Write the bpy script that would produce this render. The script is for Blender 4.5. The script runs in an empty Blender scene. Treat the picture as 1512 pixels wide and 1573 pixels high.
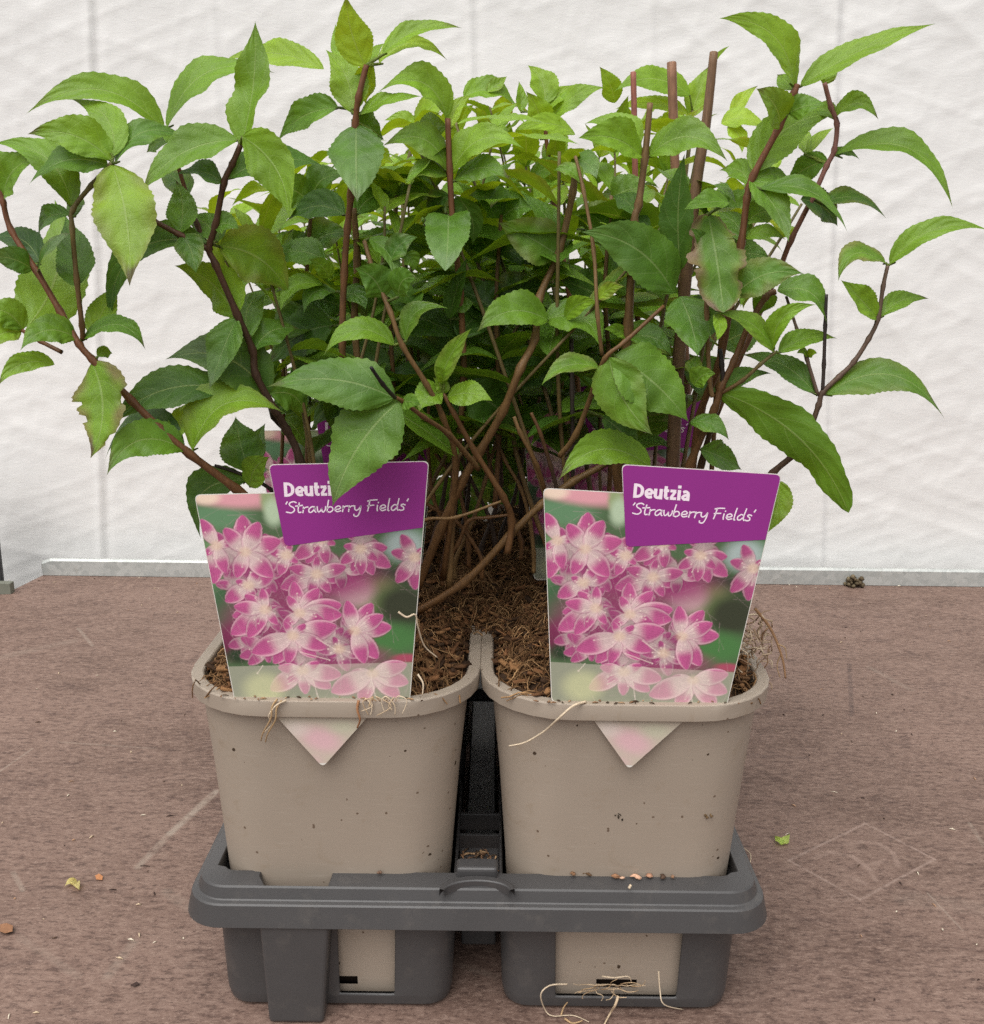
import bpy, bmesh, math, random
import numpy as np
from mathutils import Vector, Matrix, noise
R = math.radians
rnd = random.Random(7)
C = bpy.context.scene.collection
scene = bpy.context.scene

# ---------------------------------------------------------------- camera, light, exposure
CAM = Vector((0.0, -0.462, 0.404))
PITCH, ROLL = R(13.6), R(0.7)
FPX, W0, H0 = 1515.0, 1512.0, 1573.0
cam_d = bpy.data.cameras.new('camera')
cam = bpy.data.objects.new('camera', cam_d); C.objects.link(cam)
cam_d.sensor_fit = 'HORIZONTAL'; cam_d.sensor_width = 36.0; cam_d.lens = 36.0 * FPX / W0
cam_d.clip_start = 0.01; cam_d.clip_end = 50.0
fwd = Vector((0, math.cos(PITCH), -math.sin(PITCH)))
upv = Vector((0, math.sin(PITCH), math.cos(PITCH)))
rgt = Vector((1, 0, 0))
cr, sr = math.cos(ROLL), math.sin(ROLL)
rgt_r = rgt * cr + upv * sr
upv_r = upv * cr - rgt * sr
cam.matrix_world = Matrix(((rgt_r.x, upv_r.x, -fwd.x, CAM.x), (rgt_r.y, upv_r.y, -fwd.y, CAM.y), (rgt_r.z, upv_r.z, -fwd.z, CAM.z), (0, 0, 0, 1)))
scene.camera = cam
scene.cycles.use_denoising = False

world = bpy.data.worlds.new('World'); scene.world = world; world.use_nodes = True
wn = world.node_tree; wn.nodes.clear()
sky = wn.nodes.new('ShaderNodeTexSky'); sky.sky_type = 'NISHITA'; sky.sun_disc = False
SUN_EL, SUN_AZ = R(62), R(205)
sky.sun_elevation = SUN_EL; sky.sun_rotation = SUN_AZ; sky.dust_density = 4.0; sky.air_density = 1.0
hs = wn.nodes.new('ShaderNodeHueSaturation'); hs.inputs['Saturation'].default_value = 0.10
bg = wn.nodes.new('ShaderNodeBackground'); bg.inputs['Strength'].default_value = 0.15
wo = wn.nodes.new('ShaderNodeOutputWorld')
wn.links.new(sky.outputs[0], hs.inputs['Color']); wn.links.new(hs.outputs[0], bg.inputs['Color']); wn.links.new(bg.outputs[0], wo.inputs['Surface'])
sun_d = bpy.data.lights.new('sun', 'SUN'); sun_d.energy = 1.5; sun_d.angle = R(70); sun_d.color = (1.0, 0.97, 0.92)
sun = bpy.data.objects.new('sun', sun_d); C.objects.link(sun)
sd = Vector((math.sin(SUN_AZ) * math.cos(SUN_EL), math.cos(SUN_AZ) * math.cos(SUN_EL), math.sin(SUN_EL)))
sun.rotation_euler = sd.to_track_quat('Z', 'Y').to_euler()
scene.view_settings.view_transform = 'Standard'; scene.view_settings.look = 'None'
scene.view_settings.exposure = 0.24; scene.view_settings.gamma = 1.0
scene.view_settings.use_curve_mapping = False

# ---------------------------------------------------------------- helpers
def ray(px, py):
    dx, dy = px - W0 / 2, py - H0 / 2
    x, y = dx * cr + dy * sr, -dx * sr + dy * cr
    return fwd + rgt * (x / FPX) - upv * (y / FPX)
def P(px, py, Y):
    d = ray(px, py); t = (Y - CAM.y) / d.y
    return CAM + d * t
def G(px, py, z=0.0):
    d = ray(px, py); t = (z - CAM.z) / d.z
    return CAM + d * t
def scale_at(p): return (p - CAM).dot(fwd) / FPX
def proj(p):
    v = p - CAM; t = v.dot(fwd); x, y = v.dot(rgt) / t * FPX, -v.dot(upv) / t * FPX
    return (x * cr - y * sr + W0 / 2, x * sr + y * cr + H0 / 2)

class MB:
    def __init__(s): s.v, s.f, s.c, s.uv = [], [], [], []
    def vert(s, p, col=(1, 1, 1), uv=(0, 0)):
        s.v.append((p[0], p[1], p[2])); s.c.append((col[0], col[1], col[2], 1.0)); s.uv.append(uv); return len(s.v) - 1
    def face(s, *i): s.f.append(i)
    def grid(s, rows, closed=False):
        n = len(rows[0])
        for a, b in zip(rows, rows[1:]):
            for j in range(n if closed else n - 1):
                k = (j + 1) % n
                s.f.append((a[j], a[k], b[k], b[j]))
    def box(s, lo, hi, col=(1, 1, 1)):
        x0, y0, z0 = lo; x1, y1, z1 = hi
        i = [s.vert(p, col) for p in ((x0,y0,z0),(x1,y0,z0),(x1,y1,z0),(x0,y1,z0),(x0,y0,z1),(x1,y0,z1),(x1,y1,z1),(x0,y1,z1))]
        for q in ((3,2,1,0),(4,5,6,7),(0,1,5,4),(1,2,6,5),(2,3,7,6),(3,0,4,7)): s.f.append(tuple(i[k] for k in q))
    def tube(s, pts, rad, col=(1, 1, 1), n=6, cap=True):
        """pts list of Vectors, rad list or float, col tuple or list"""
        m = len(pts); rows = []; prev = None
        for i, p in enumerate(pts):
            t = (pts[min(i + 1, m - 1)] - pts[max(i - 1, 0)])
            t = t.normalized() if t.length > 1e-9 else Vector((0, 0, 1))
            if prev is None:
                a = t.orthogonal().normalized()
            else:
                a = prev - t * prev.dot(t)
                a = a.normalized() if a.length > 1e-6 else t.orthogonal().normalized()
            prev = a; b = t.cross(a)
            r = rad[i] if isinstance(rad, (list, tuple)) else rad
            cc = col[i] if isinstance(col, list) else col
            rows.append([s.vert(p + a * (r * math.cos(2 * math.pi * k / n)) + b * (r * math.sin(2 * math.pi * k / n)), cc, (k / n, i / max(m - 1, 1))) for k in range(n)])
        s.grid(rows, True)
        if cap:
            s.f.append(tuple(reversed(rows[0]))); s.f.append(tuple(rows[-1]))
    def build(s, name, mat, parent=None, smooth=True, world_inv=True):
        me = bpy.data.meshes.new(name)
        if parent is not None and world_inv:
            o = parent.location
            while_p = parent.parent
            M = parent_world(parent).inverted()
            vv = [tuple(M @ Vector(p)) for p in s.v]
        else: vv = s.v
        me.from_pydata(vv, [], s.f)
        ca = me.color_attributes.new('Col', 'FLOAT_COLOR', 'POINT')
        ca.data.foreach_set('color', np.array(s.c, dtype=np.float32).ravel())
        ul = me.uv_layers.new(name='UVMap')
        li = np.empty(len(me.loops), dtype=np.int32); me.loops.foreach_get('vertex_index', li)
        uv = np.array(s.uv, dtype=np.float32)[li]
        ul.data.foreach_set('uv', uv.ravel())
        me.polygons.foreach_set('use_smooth', [bool(smooth)] * len(me.polygons))
        me.materials.append(mat); me.update()
        if smooth == 'sharp': me.set_sharp_from_angle(angle=R(28))
        ob = bpy.data.objects.new(name, me); C.objects.link(ob)
        if parent is not None: ob.parent = parent
        return ob
def parent_world(o):
    M = o.matrix_basis.copy()
    if o.type == 'EMPTY' or o.parent is None or True:
        M = Matrix.LocRotScale(o.location, o.rotation_euler, o.scale)
    if o.parent is not None: M = parent_world(o.parent) @ M
    return M
def empty(name, loc, rot=(0, 0, 0)):
    o = bpy.data.objects.new(name, None); C.objects.link(o); o.location = loc; o.rotation_euler = rot; o.empty_display_size = .02
    return o
def tag(o, label=None, cat=None, group=None, kind=None):
    if label: o['label'] = label
    if cat: o['category'] = cat
    if group: o['group'] = group
    if kind: o['kind'] = kind
    return o
def bevel(o, w, seg=2, ang=40):
    m = o.modifiers.new('bevel', 'BEVEL'); m.width = w; m.segments = seg; m.limit_method = 'ANGLE'; m.angle_limit = R(ang); m.harden_normals = False
    return o
def smooth_path(pts, n=6):
    out = []
    m = len(pts)
    for i in range(m - 1):
        p0, p1, p2, p3 = pts[max(i - 1, 0)], pts[i], pts[i + 1], pts[min(i + 2, m - 1)]
        for k in range(n):
            t = k / n
            out.append(p1 * 1.0 * (1) + (p2 - p0) * (0.5 * t) + (p0 * 2 - p1 * 5 + p2 * 4 - p3) * (0.5 * t * t) + (p1 * 3 - p0 - p2 * 3 + p3) * (0.5 * t ** 3))
    out.append(pts[-1]); return out
def mixc(a, b, t): return tuple(x + (y - x) * t for x, y in zip(a, b))

# ---------------------------------------------------------------- materials
def mat_new(name):
    m = bpy.data.materials.new(name); m.use_nodes = True
    nt = m.node_tree; nt.nodes.clear()
    out = nt.nodes.new('ShaderNodeOutputMaterial'); b = nt.nodes.new('ShaderNodeBsdfPrincipled')
    nt.links.new(b.outputs[0], out.inputs['Surface'])
    return m, nt, b, out
class NT:
    def __init__(s, nt): s.nt = nt
    def n(s, t, **kw):
        nd = s.nt.nodes.new(t)
        for k, v in kw.items(): setattr(nd, k, v)
        return nd
    def l(s, a, b): s.nt.links.new(a, b)
    def val(s, x, sock):
        if isinstance(x, (int, float)): sock.default_value = x
        else: s.l(x, sock)
    def m(s, op, a, b=None, c=None, clamp=False):
        nd = s.n('ShaderNodeMath', operation=op); nd.use_clamp = clamp
        s.val(a, nd.inputs[0])
        if b is not None: s.val(b, nd.inputs[1])
        if c is not None: s.val(c, nd.inputs[2])
        return nd.outputs[0]
    def ss(s, x, lo, hi):     # smoothstep map
        nd = s.n('ShaderNodeMapRange', interpolation_type='SMOOTHSTEP')
        s.val(x, nd.inputs[0]); nd.inputs[1].default_value = lo; nd.inputs[2].default_value = hi
        return nd.outputs[0]
    def noise(s, vec, scale, detail=4, rough=.55, dist=0):
        nd = s.n('ShaderNodeTexNoise'); nd.inputs['Scale'].default_value = scale; nd.inputs['Detail'].default_value = detail
        nd.inputs['Roughness'].default_value = rough; nd.inputs['Distortion'].default_value = dist
        if vec is not None: s.l(vec, nd.inputs['Vector'])
        return nd.outputs['Fac']
    def mix(s, f, a, b, blend='MIX'):
        nd = s.n('ShaderNodeMix', data_type='RGBA', blend_type=blend)
        s.val(f, nd.inputs[0])
        for x, i in ((a, 6), (b, 7)):
            if isinstance(x, tuple): nd.inputs[i].default_value = (x[0], x[1], x[2], 1)
            else: s.l(x, nd.inputs[i])
        return nd.outputs[2]
    def obj(s): return s.n('ShaderNodeTexCoord').outputs['Object']
    def mapv(s, vec, scale=(1, 1, 1), rot=(0, 0, 0), loc=(0, 0, 0)):
        nd = s.n('ShaderNodeMapping'); s.l(vec, nd.inputs[0]); nd.inputs[1].default_value = loc; nd.inputs[2].default_value = rot; nd.inputs[3].default_value = scale
        return nd.outputs[0]
    def bump(s, h, strength, dist):
        nd = s.n('ShaderNodeBump'); nd.inputs['Strength'].default_value = strength; nd.inputs['Distance'].default_value = dist
        s.l(h, nd.inputs['Height']); return nd.outputs[0]
    def col(s, name='Col'):
        nd = s.n('ShaderNodeAttribute'); nd.attribute_name = name; return nd.outputs['Color']

def leaf_material():
    m, nt, b, out = mat_new('leaf_blade'); N = NT(nt)
    uv = N.n('ShaderNodeUVMap'); sx = N.n('ShaderNodeSeparateXYZ'); N.l(uv.outputs[0], sx.inputs[0])
    u, v = sx.outputs[0], sx.outputs[1]           # u 0..1 across, v 0..1 along (+ integer seed)
    s = N.m('SUBTRACT', N.m('MULTIPLY', u, 2.0), 1.0); a = N.m('ABSOLUTE', s)
    t = N.m('FRACT', v)
    mid = N.ss(a, 0.055, 0.015)
    ph = N.m('SUBTRACT', t, N.m('MULTIPLY', N.m('POWER', a, 1.4), 0.30))
    side = N.m('MULTIPLY', N.m('GREATER_THAN', s, 0.0), 0.07)
    ph = N.m('MULTIPLY', N.m('ADD', ph, side), 5.0)
    fr = N.m('ABSOLUTE', N.m('SUBTRACT', N.m('FRACT', ph), 0.5))      # 0.5 at vein edge
    vein = N.m('MULTIPLY', N.ss(fr, 0.465, 0.497), N.ss(a, 1.0, 0.6))
    obj = N.obj()
    net = N.n('ShaderNodeTexVoronoi', feature='DISTANCE_TO_EDGE'); net.inputs['Scale'].default_value = 330; N.l(obj, net.inputs['Vector'])
    netv = N.ss(net.outputs['Distance'], 0.10, 0.0)
    big = N.noise(obj, 38, 3)
    fine = N.noise(obj, 420, 2)
    base = N.col()
    var = N.m('ADD', N.m('MULTIPLY', big, 0.9), 0.55)
    var = N.m('MULTIPLY', var, N.m('ADD', N.m('MULTIPLY', fine, 0.10), 0.95))
    vc = N.n('ShaderNodeVectorMath', operation='SCALE'); N.l(base, vc.inputs[0]); N.l(var, vc.inputs[3])
    c1 = vc.outputs[0]
    veinall = N.m('MAXIMUM', N.m('MULTIPLY', mid, 0.62), N.m('MULTIPLY', vein, 0.38))
    veinall = N.m('MAXIMUM', veinall, N.m('MULTIPLY', netv, 0.03))
    pale = N.mix(0.5, base, (0.40, 0.50, 0.22))
    c2 = N.mix(veinall, c1, pale)
    N.l(c2, b.inputs['Base Color'])
    b.inputs['Roughness'].default_value = 0.42
    rr = N.m('ADD', N.m('MULTIPLY', big, 0.30), 0.30); N.l(rr, b.inputs['Roughness'])
    b.inputs['Specular IOR Level'].default_value = 0.36
    h = N.m('SUBTRACT', N.m('MULTIPLY', N.m('COSINE', N.m('MULTIPLY', N.m('SUBTRACT', N.m('FRACT', ph), 0.5), 6.283)), N.m('MULTIPLY', N.ss(a, 0.0, 0.3), 1.0)), N.m('MULTIPLY', mid, 1.2))
    h = N.m('ADD', N.m('MULTIPLY', h, 0.16), N.m('MULTIPLY', N.m('SUBTRACT', 0.0, netv), 0.09))
    h = N.m('ADD', h, N.m('MULTIPLY', N.noise(obj, 95, 3), 1.3))
    N.l(N.bump(h, 0.55, 0.0011), b.inputs['Normal'])
    tr = N.n('ShaderNodeBsdfTranslucent')
    tc = N.mix(0.5, c2, (0.30, 0.42, 0.03), 'MIX'); 
    tcs = N.n('ShaderNodeVectorMath', operation='MULTIPLY'); N.l(c2, tcs.inputs[0]); tcs.inputs[1].default_value = (2.0, 1.5, 0.5)
    N.l(tcs.outputs[0], tr.inputs['Color'])
    mx = N.n('ShaderNodeMixShader'); mx.inputs[0].default_value = 0.30
    N.l(b.outputs[0], mx.inputs[1]); N.l(tr.outputs[0], mx.inputs[2]); N.l(mx.outputs[0], out.inputs['Surface'])
    return m
def stem_material():
    m, nt, b, out = mat_new('woody_stem'); N = NT(nt); obj = N.obj()
    n1 = N.noise(N.mapv(obj, (1, 1, .12)), 900, 3); n2 = N.noise(obj, 120, 3)
    f = N.m('ADD', N.m('MULTIPLY', n1, 1.0), N.m('ADD', N.m('MULTIPLY', n2, .7), .1))
    vc = N.n('ShaderNodeVectorMath', operation='SCALE'); N.l(N.col(), vc.inputs[0]); N.l(f, vc.inputs[3])
    N.l(vc.outputs[0], b.inputs['Base Color']); b.inputs['Roughness'].default_value = .55; b.inputs['Specular IOR Level'].default_value = .35
    N.l(N.bump(n1, .5, .0006), b.inputs['Normal'])
    return m
def vcol_material(name, rough=.8, spec=.3, var=.5, scale=300, bump=.4, dist=.0005, trans=0):
    m, nt, b, out = mat_new(name); N = NT(nt)
    n1 = N.noise(N.obj(), scale, 3)
    f = N.m('ADD', N.m('MULTIPLY', n1, var * 2), 1 - var)
    vc = N.n('ShaderNodeVectorMath', operation='SCALE'); N.l(N.col(), vc.inputs[0]); N.l(f, vc.inputs[3])
    N.l(vc.outputs[0], b.inputs['Base Color']); b.inputs['Roughness'].default_value = rough; b.inputs['Specular IOR Level'].default_value = spec
    if bump: N.l(N.bump(n1, bump, dist), b.inputs['Normal'])
    return m
def pot_material():
    m, nt, b, out = mat_new('taupe_plastic'); N = NT(nt); obj = N.obj()
    big = N.noise(obj, 14, 4, .6); fine = N.noise(obj, 700, 2)
    c = N.mix(big, (0.315, 0.255, 0.200), (0.375, 0.312, 0.250))
    sp = N.n('ShaderNodeTexVoronoi'); sp.inputs['Scale'].default_value = 95; N.l(obj, sp.inputs['Vector'])
    wn_ = N.n('ShaderNodeTexWhiteNoise'); N.l(sp.outputs['Position'], wn_.inputs['Vector'])
    keep = N.m('GREATER_THAN', wn_.outputs['Value'], .80)
    dn = N.noise(obj, 900, 2)
    rad_ = N.m('ADD', N.m('MULTIPLY', N.m('FRACT', N.m('MULTIPLY', wn_.outputs['Value'], 37.7)), .10), .03)
    dist = N.m('ADD', sp.outputs['Distance'], N.m('MULTIPLY', N.m('SUBTRACT', dn, .5), .12))
    speck = N.m('MULTIPLY', keep, N.m('LESS_THAN', dist, rad_))
    dustn = N.ss(N.noise(obj, 48, 6, .75, .6), .55, .70)
    c = N.mix(N.m('MULTIPLY', dustn, .30), c, (0.25, 0.18, 0.11))
    sp2 = N.n('ShaderNodeTexVoronoi'); sp2.inputs['Scale'].default_value = 230; N.l(obj, sp2.inputs['Vector'])
    wn2 = N.n('ShaderNodeTexWhiteNoise'); N.l(sp2.outputs['Position'], wn2.inputs['Vector'])
    k2 = N.m('MULTIPLY', N.m('GREATER_THAN', wn2.outputs['Value'], .93), N.m('LESS_THAN', N.m('ADD', sp2.outputs['Distance'], N.m('MULTIPLY', N.m('SUBTRACT', dn, .5), .25)), .16))
    c = N.mix(N.m('MULTIPLY', k2, .8), c, (0.10, 0.06, 0.035))
    sc_ = N.ss(N.noise(N.mapv(obj, (3, 3, 60)), 20, 3, .6), .56, .70)
    c = N.mix(N.m('MULTIPLY', sc_, .22), c, (0.46, 0.40, 0.33))
    c = N.mix(speck, c, (0.055, 0.036, 0.022))
    N.l(c, b.inputs['Base Color']); b.inputs['Roughness'].default_value = .48; b.inputs['Specular IOR Level'].default_value = .4
    N.l(N.bump(N.m('ADD', N.m('MULTIPLY', fine, .3), big), .12, .0006), b.inputs['Normal'])
    return m
def tray_material():
    m, nt, b, out = mat_new('grey_tray_plastic'); N = NT(nt); obj = N.obj()
    big = N.noise(obj, 18, 4, .6); fine = N.noise(obj, 800, 2)
    c = N.mix(big, (0.044, 0.042, 0.042), (0.074, 0.071, 0.071))
    dust = N.ss(N.noise(obj, 60, 5, .7), .52, .75)
    c = N.mix(N.m('MULTIPLY', dust, .16), c, (0.19, 0.165, 0.14))
    N.l(c, b.inputs['Base Color']); b.inputs['Roughness'].default_value = .42; b.inputs['Specular IOR Level'].default_value = .5
    N.l(N.bump(fine, .15, .0004), b.inputs['Normal'])
    return m
def plain(name, col, rough=.6, spec=.4, scale=120, amt=.25, metallic=0):
    m, nt, b, out = mat_new(name); N = NT(nt); n1 = N.noise(N.obj(), scale, 4)
    c = N.mix(n1, tuple(x * (1 - amt) for x in col), tuple(x * (1 + amt) for x in col))
    N.l(c, b.inputs['Base Color']); b.inputs['Roughness'].default_value = rough; b.inputs['Specular IOR Level'].default_value = spec; b.inputs['Metallic'].default_value = metallic
    return m
M_LEAF = leaf_material(); M_STEM = stem_material(); M_POT = pot_material(); M_TRAY = tray_material()
M_SOIL = vcol_material('peat_and_bark', .9, .15, .45, 260, .6, .0015)
M_ROOT = vcol_material('dry_root', .75, .2, .3, 500, .3, .0003)
M_PRINT = vcol_material('printed_card', .38, .28, .02, 900, 0)
M_CARD = plain('white_card_edge', (.70, .66, .60), .5, .3, 200, .04)
M_PURPLE = plain('purple_print', (.27, .030, .225), .38, .28, 30, .05)
M_INK = plain('pale_pink_ink', (.88, .74, .82), .4, .3, 200, .03)
# ---------------------------------------------------------------- setting: board, backdrop, rails
def board_material():
    m, nt, b, out = mat_new('brown_phenolic_board'); N = NT(nt); obj = N.obj()
    sx = N.n('ShaderNodeSeparateXYZ'); N.l(obj, sx.inputs[0]); X, Y = sx.outputs[0], sx.outputs[1]
    big = N.noise(obj, 4.5, 5, .62); mid = N.noise(N.mapv(obj, (.6, 1.25, 1)), 38, 7, .72, .5)
    grain = N.noise(N.mapv(obj, (.50, 1.2, 1)), 230, 4, .7); fine = N.noise(N.mapv(obj, (.6, 1.2, 1)), 620, 3, .65); blot = N.noise(N.mapv(obj, (.5, 1.2, 1)), 13, 5, .65, 1.0)
    c = N.mix(N.ss(big, .35, .65), (0.140, 0.087, 0.067), (0.199, 0.127, 0.100))
    c = N.mix(N.m('MULTIPLY', N.ss(blot, .42, .62), .45), c, (0.228, 0.148, 0.118))
    c = N.mix(N.m('MULTIPLY', N.ss(mid, .46, .62), .45), c, (0.239, 0.159, 0.127))
    c = N.mix(N.m('MULTIPLY', N.ss(mid, .47, .34), .50), c, (0.083, 0.049, 0.041))
    c = N.mix(N.m('MULTIPLY', N.ss(grain, .50, .64), .55), c, (0.297, 0.204, 0.163))
    c = N.mix(N.m('MULTIPLY', N.ss(grain, .48, .36), .62), c, (0.058, 0.034, 0.028))
    c = N.mix(N.m('MULTIPLY', N.ss(fine, .56, .68), .50), c, (0.360, 0.261, 0.210))
    c = N.mix(N.m('MULTIPLY', N.ss(fine, .44, .32), .60), c, (0.045, 0.027, 0.022))
    wear = N.noise(obj, 90, 5, .75)
    def seg(p, q, w):     # distance to a scratch, in board coordinates
        ax, ay = p; bx, by = q; L = math.hypot(bx - ax, by - ay); ux, uy = (bx - ax) / L, (by - ay) / L
        rx, ry = N.m('SUBTRACT', X, ax), N.m('SUBTRACT', Y, ay)
        al = N.m('ADD', N.m('MULTIPLY', rx, ux), N.m('MULTIPLY', ry, uy))
        ac = N.m('ADD', N.m('MULTIPLY', rx, -uy), N.m('MULTIPLY', ry, ux))
        over = N.m('SUBTRACT', al, N.m('MINIMUM', N.m('MAXIMUM', al, 0.0), L))
        d = N.m('SQRT', N.m('ADD', N.m('MULTIPLY', over, over), N.m('MULTIPLY', ac, ac)))
        d = N.m('ADD', d, N.m('MULTIPLY', N.m('SUBTRACT', wear, .5), w * 1.2))
        return N.ss(d, w, w * .3)
    def scuff(c, pa, pb, wpx, amt, col=(0.36, 0.295, 0.24)):
        a, b_ = G(*pa), G(*pb); w = wpx * scale_at(a)
        k = N.m('MULTIPLY', seg((a.x, a.y), (b_.x, b_.y), w), N.m('MULTIPLY', N.ss(wear, .28, .62), amt))
        return N.mix(k, c, col)
    for pa, pb, w, am in (((332, 1216), (262, 1280), 9, .75), ((262, 1280), (212, 1332), 9, .5), ((255, 1370), (300, 1400), 14, .22), ((120, 965), (142, 992), 4, .45),
                          ((0, 1010), (110, 985), 16, .18), ((205, 1448), (165, 1500), 12, .28), ((0, 1185), (50, 1150), 3, .45), ((90, 1140), (240, 1150), 3, .3),
                          ((20, 1340), (35, 1368), 6, .4), ((1490, 1265), (1512, 1300), 5, .35), ((1390, 1380), (1512, 1395), 30, .14), ((1335, 1025), (1400, 1060), 7, .25),
                          ((1310, 1030), (1305, 1110), 4, .0), ((1425, 1372), (1480, 1430), 2, .5), ((30, 1440), (120, 1500), 10, .16), ((700, 1480), (760, 1500), 10, .2)):
        if am: c = scuff(c, pa, pb, w, am)
    c = scuff(c, (1305, 1020), (1309, 1100), 5, .5, (0.05, 0.035, 0.035))
    c = scuff(c, (1150, 1160), (1240, 1165), 5, .4, (0.06, 0.04, 0.04))
    # worn diamond stamp with a ring mark
    D = [G(1330, 1265), G(1436, 1320), G(1322, 1382), G(1212, 1322)]
    for i in range(4):
        p, q = D[i], D[(i + 1) % 4]
        k = N.m('MULTIPLY', seg((p.x, p.y), (q.x, q.y), .0017), N.ss(wear, .34, .60))
        c = N.mix(N.m('MULTIPLY', k, .75), c, (0.34, 0.245, 0.205))
    arcs = [[(1252, 1318), (1275, 1309), (1310, 1316), (1335, 1335), (1345, 1352)], [(1297, 1297), (1325, 1293), (1352, 1297), (1372, 1310), (1380, 1330)],
            [(1310, 1316), (1330, 1330), (1362, 1322)], [(1300, 1346), (1318, 1352), (1330, 1358)]]
    for A in arcs:
        for pa, pb in zip(A, A[1:]):
            c = scuff(c, pa, pb, 7.0, .62, (0.31, 0.215, 0.175))
    for k in range(8):
        a0, a1 = 2 * math.pi * k / 8, 2 * math.pi * (k + 1) / 8
        c = scuff(c, (1291 + 13 * math.cos(a0), 1379 + 7 * math.sin(a0)), (1291 + 13 * math.cos(a1), 1379 + 7 * math.sin(a1)), 1.6, .45, (0.34, 0.245, 0.205))
    N.l(c, b.inputs['Base Color']); b.inputs['Roughness'].default_value = .62; b.inputs['Specular IOR Level'].default_value = .28
    hh = N.m('ADD', N.m('MULTIPLY', grain, .6), N.m('ADD', N.m('MULTIPLY', fine, .35), N.m('MULTIPLY', mid, .6)))
    N.l(N.bump(hh, .35, .0009), b.inputs['Normal'])
    return m
c0 = G(65, 884); cl = G(0, 913); cr_ = G(1512, 897)
yb = c0.y
mb = MB()
xl = c0.x
pts = [(-1.6, -.45), (1.3, -.45), (1.3, yb), (xl, yb), (xl - .012, cl.y), (-1.6, cl.y)]
top = [mb.vert((x, y, 0)) for x, y in pts]; bot = [mb.vert((x, y, -.018)) for x, y in pts]
mb.face(*top); mb.face(*reversed(bot))
for i in range(6): mb.face(top[i], bot[i], bot[(i + 1) % 6], top[(i + 1) % 6])
tag(mb.build('table_board', board_material(), smooth=False), 'scuffed brown plywood board the tray stands on, with a faint diamond stamp', 'board', kind='structure')

def galv_material():
    m, nt, b, out = mat_new('galvanised_steel'); N = NT(nt); obj = N.obj()
    v = N.n('ShaderNodeTexVoronoi'); v.inputs['Scale'].default_value = 160; N.l(obj, v.inputs['Vector'])
    n1 = N.noise(obj, 60, 5, .7); sepc = N.n('ShaderNodeSeparateColor'); N.l(v.outputs['Color'], sepc.inputs[0])
    f = N.m('ADD', N.m('MULTIPLY', sepc.outputs[0], .5), N.m('MULTIPLY', n1, .6))
    c = N.mix(f, (0.36, 0.38, 0.365), (0.60, 0.615, 0.59))
    c = N.mix(N.m('MULTIPLY', N.ss(n1, .58, .75), .4), c, (0.30, 0.27, 0.22))
    N.l(c, b.inputs['Base Color']); b.inputs['Metallic'].default_value = .35; b.inputs['Roughness'].default_value = .5
    return m
M_GALV = galv_material()
mb = MB()
hz = .0235
prof = [(yb - .0005, .0005), (yb - .0005, hz - .003), (yb + .002, hz), (yb + .006, hz), (yb + .008, hz - .002), (yb + .008, -.03)]
rows = []
for x in (xl + .001, xl + .012, 0, .5, 1.3):
    dz = -.004 if x == xl + .001 else 0
    rows.append([mb.vert((x, y, max(z + (dz if z > .01 else 0), -.03))) for y, z in prof])
mb.grid(rows); mb.face(*rows[0]); mb.face(*reversed(rows[-1]))
tag(bevel(mb.build('edge_rail', M_GALV, smooth=False), .0008), 'galvanised metal rail running along the far edge of the brown board', 'rail')
mb = MB(); a = G(0, 893, .015)
mb.box((-1.6, cl.y + .001, -.02), (xl - .004, cl.y + .012, .0145)); 
M_OLIVE = plain('weathered_grey_green_metal', (.17, .175, .14), .6, .4, 60, .3)
tag(bevel(mb.build('edge_rail', M_OLIVE, smooth=False), .001), 'short dull grey-green rail end beside the left end of the galvanised rail', 'rail')
mb = MB(); pp = P(0, 800, cl.y + .05)
s_ = scale_at(pp)
q0 = P(-60, 905, cl.y + .05); q1 = P(6, 905, cl.y + .05); qt = P(0, 722, cl.y + .05)
mb.box((q0.x, cl.y + .046, -.3), (q1.x, cl.y + .056, qt.z))
tag(bevel(mb.build('metal_post', plain('dark_grey_metal', (.06, .06, .062), .5), smooth=False), .003), 'dark grey upright post cut off by the left edge of the picture', 'post')

# white crinkled plastic sheet
def vnoise(x, y, seed):
    rs = np.random.RandomState(seed); T = rs.rand(256, 256)
    xi, yi = np.floor(x).astype(int), np.floor(y).astype(int); fx, fy = x - xi, y - yi
    fx, fy = fx * fx * fx * (fx * (fx * 6 - 15) + 10), fy * fy * fy * (fy * (fy * 6 - 15) + 10)
    g = lambda i, j: T[i % 256, j % 256]
    return (g(xi, yi) * (1 - fx) + g(xi + 1, yi) * fx) * (1 - fy) + (g(xi, yi + 1) * (1 - fx) + g(xi + 1, yi + 1) * fx) * fy
YB = yb + .07
nx, nz = 1020, 430
xs = np.linspace(-2.1, 2.1, nx); zs = np.linspace(-.45, 1.25, nz)
XX, ZZ = np.meshgrid(xs, zs)
def ridge(a, sx, sz, seed):
    u = XX * math.cos(a) + ZZ * math.sin(a); w = -XX * math.sin(a) + ZZ * math.cos(a)
    wob = vnoise(u * 5 + 50, w * 5 + 50, seed + 9) * 1.2
    n = vnoise(u * sx + 90 + wob, w * sz + 90 + wob, seed)
    return 1 - np.abs(2 * n - 1)
hgt = .012 * vnoise(XX * 2.5 + 20, ZZ * 2.5 + 20, 1)
mask_r = 1 / (1 + np.exp(-(XX - .25) * 9)); 
hgt += .0007 * ridge(R(-8), 3.0, 16, 2) ** 2.0
hgt += .0008 * ridge(R(-40), 3.0, 13, 3) ** 3 * (.35 + .9 * mask_r)
hgt += .0006 * ridge(R(35), 4.5, 18, 4) ** 3
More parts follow.
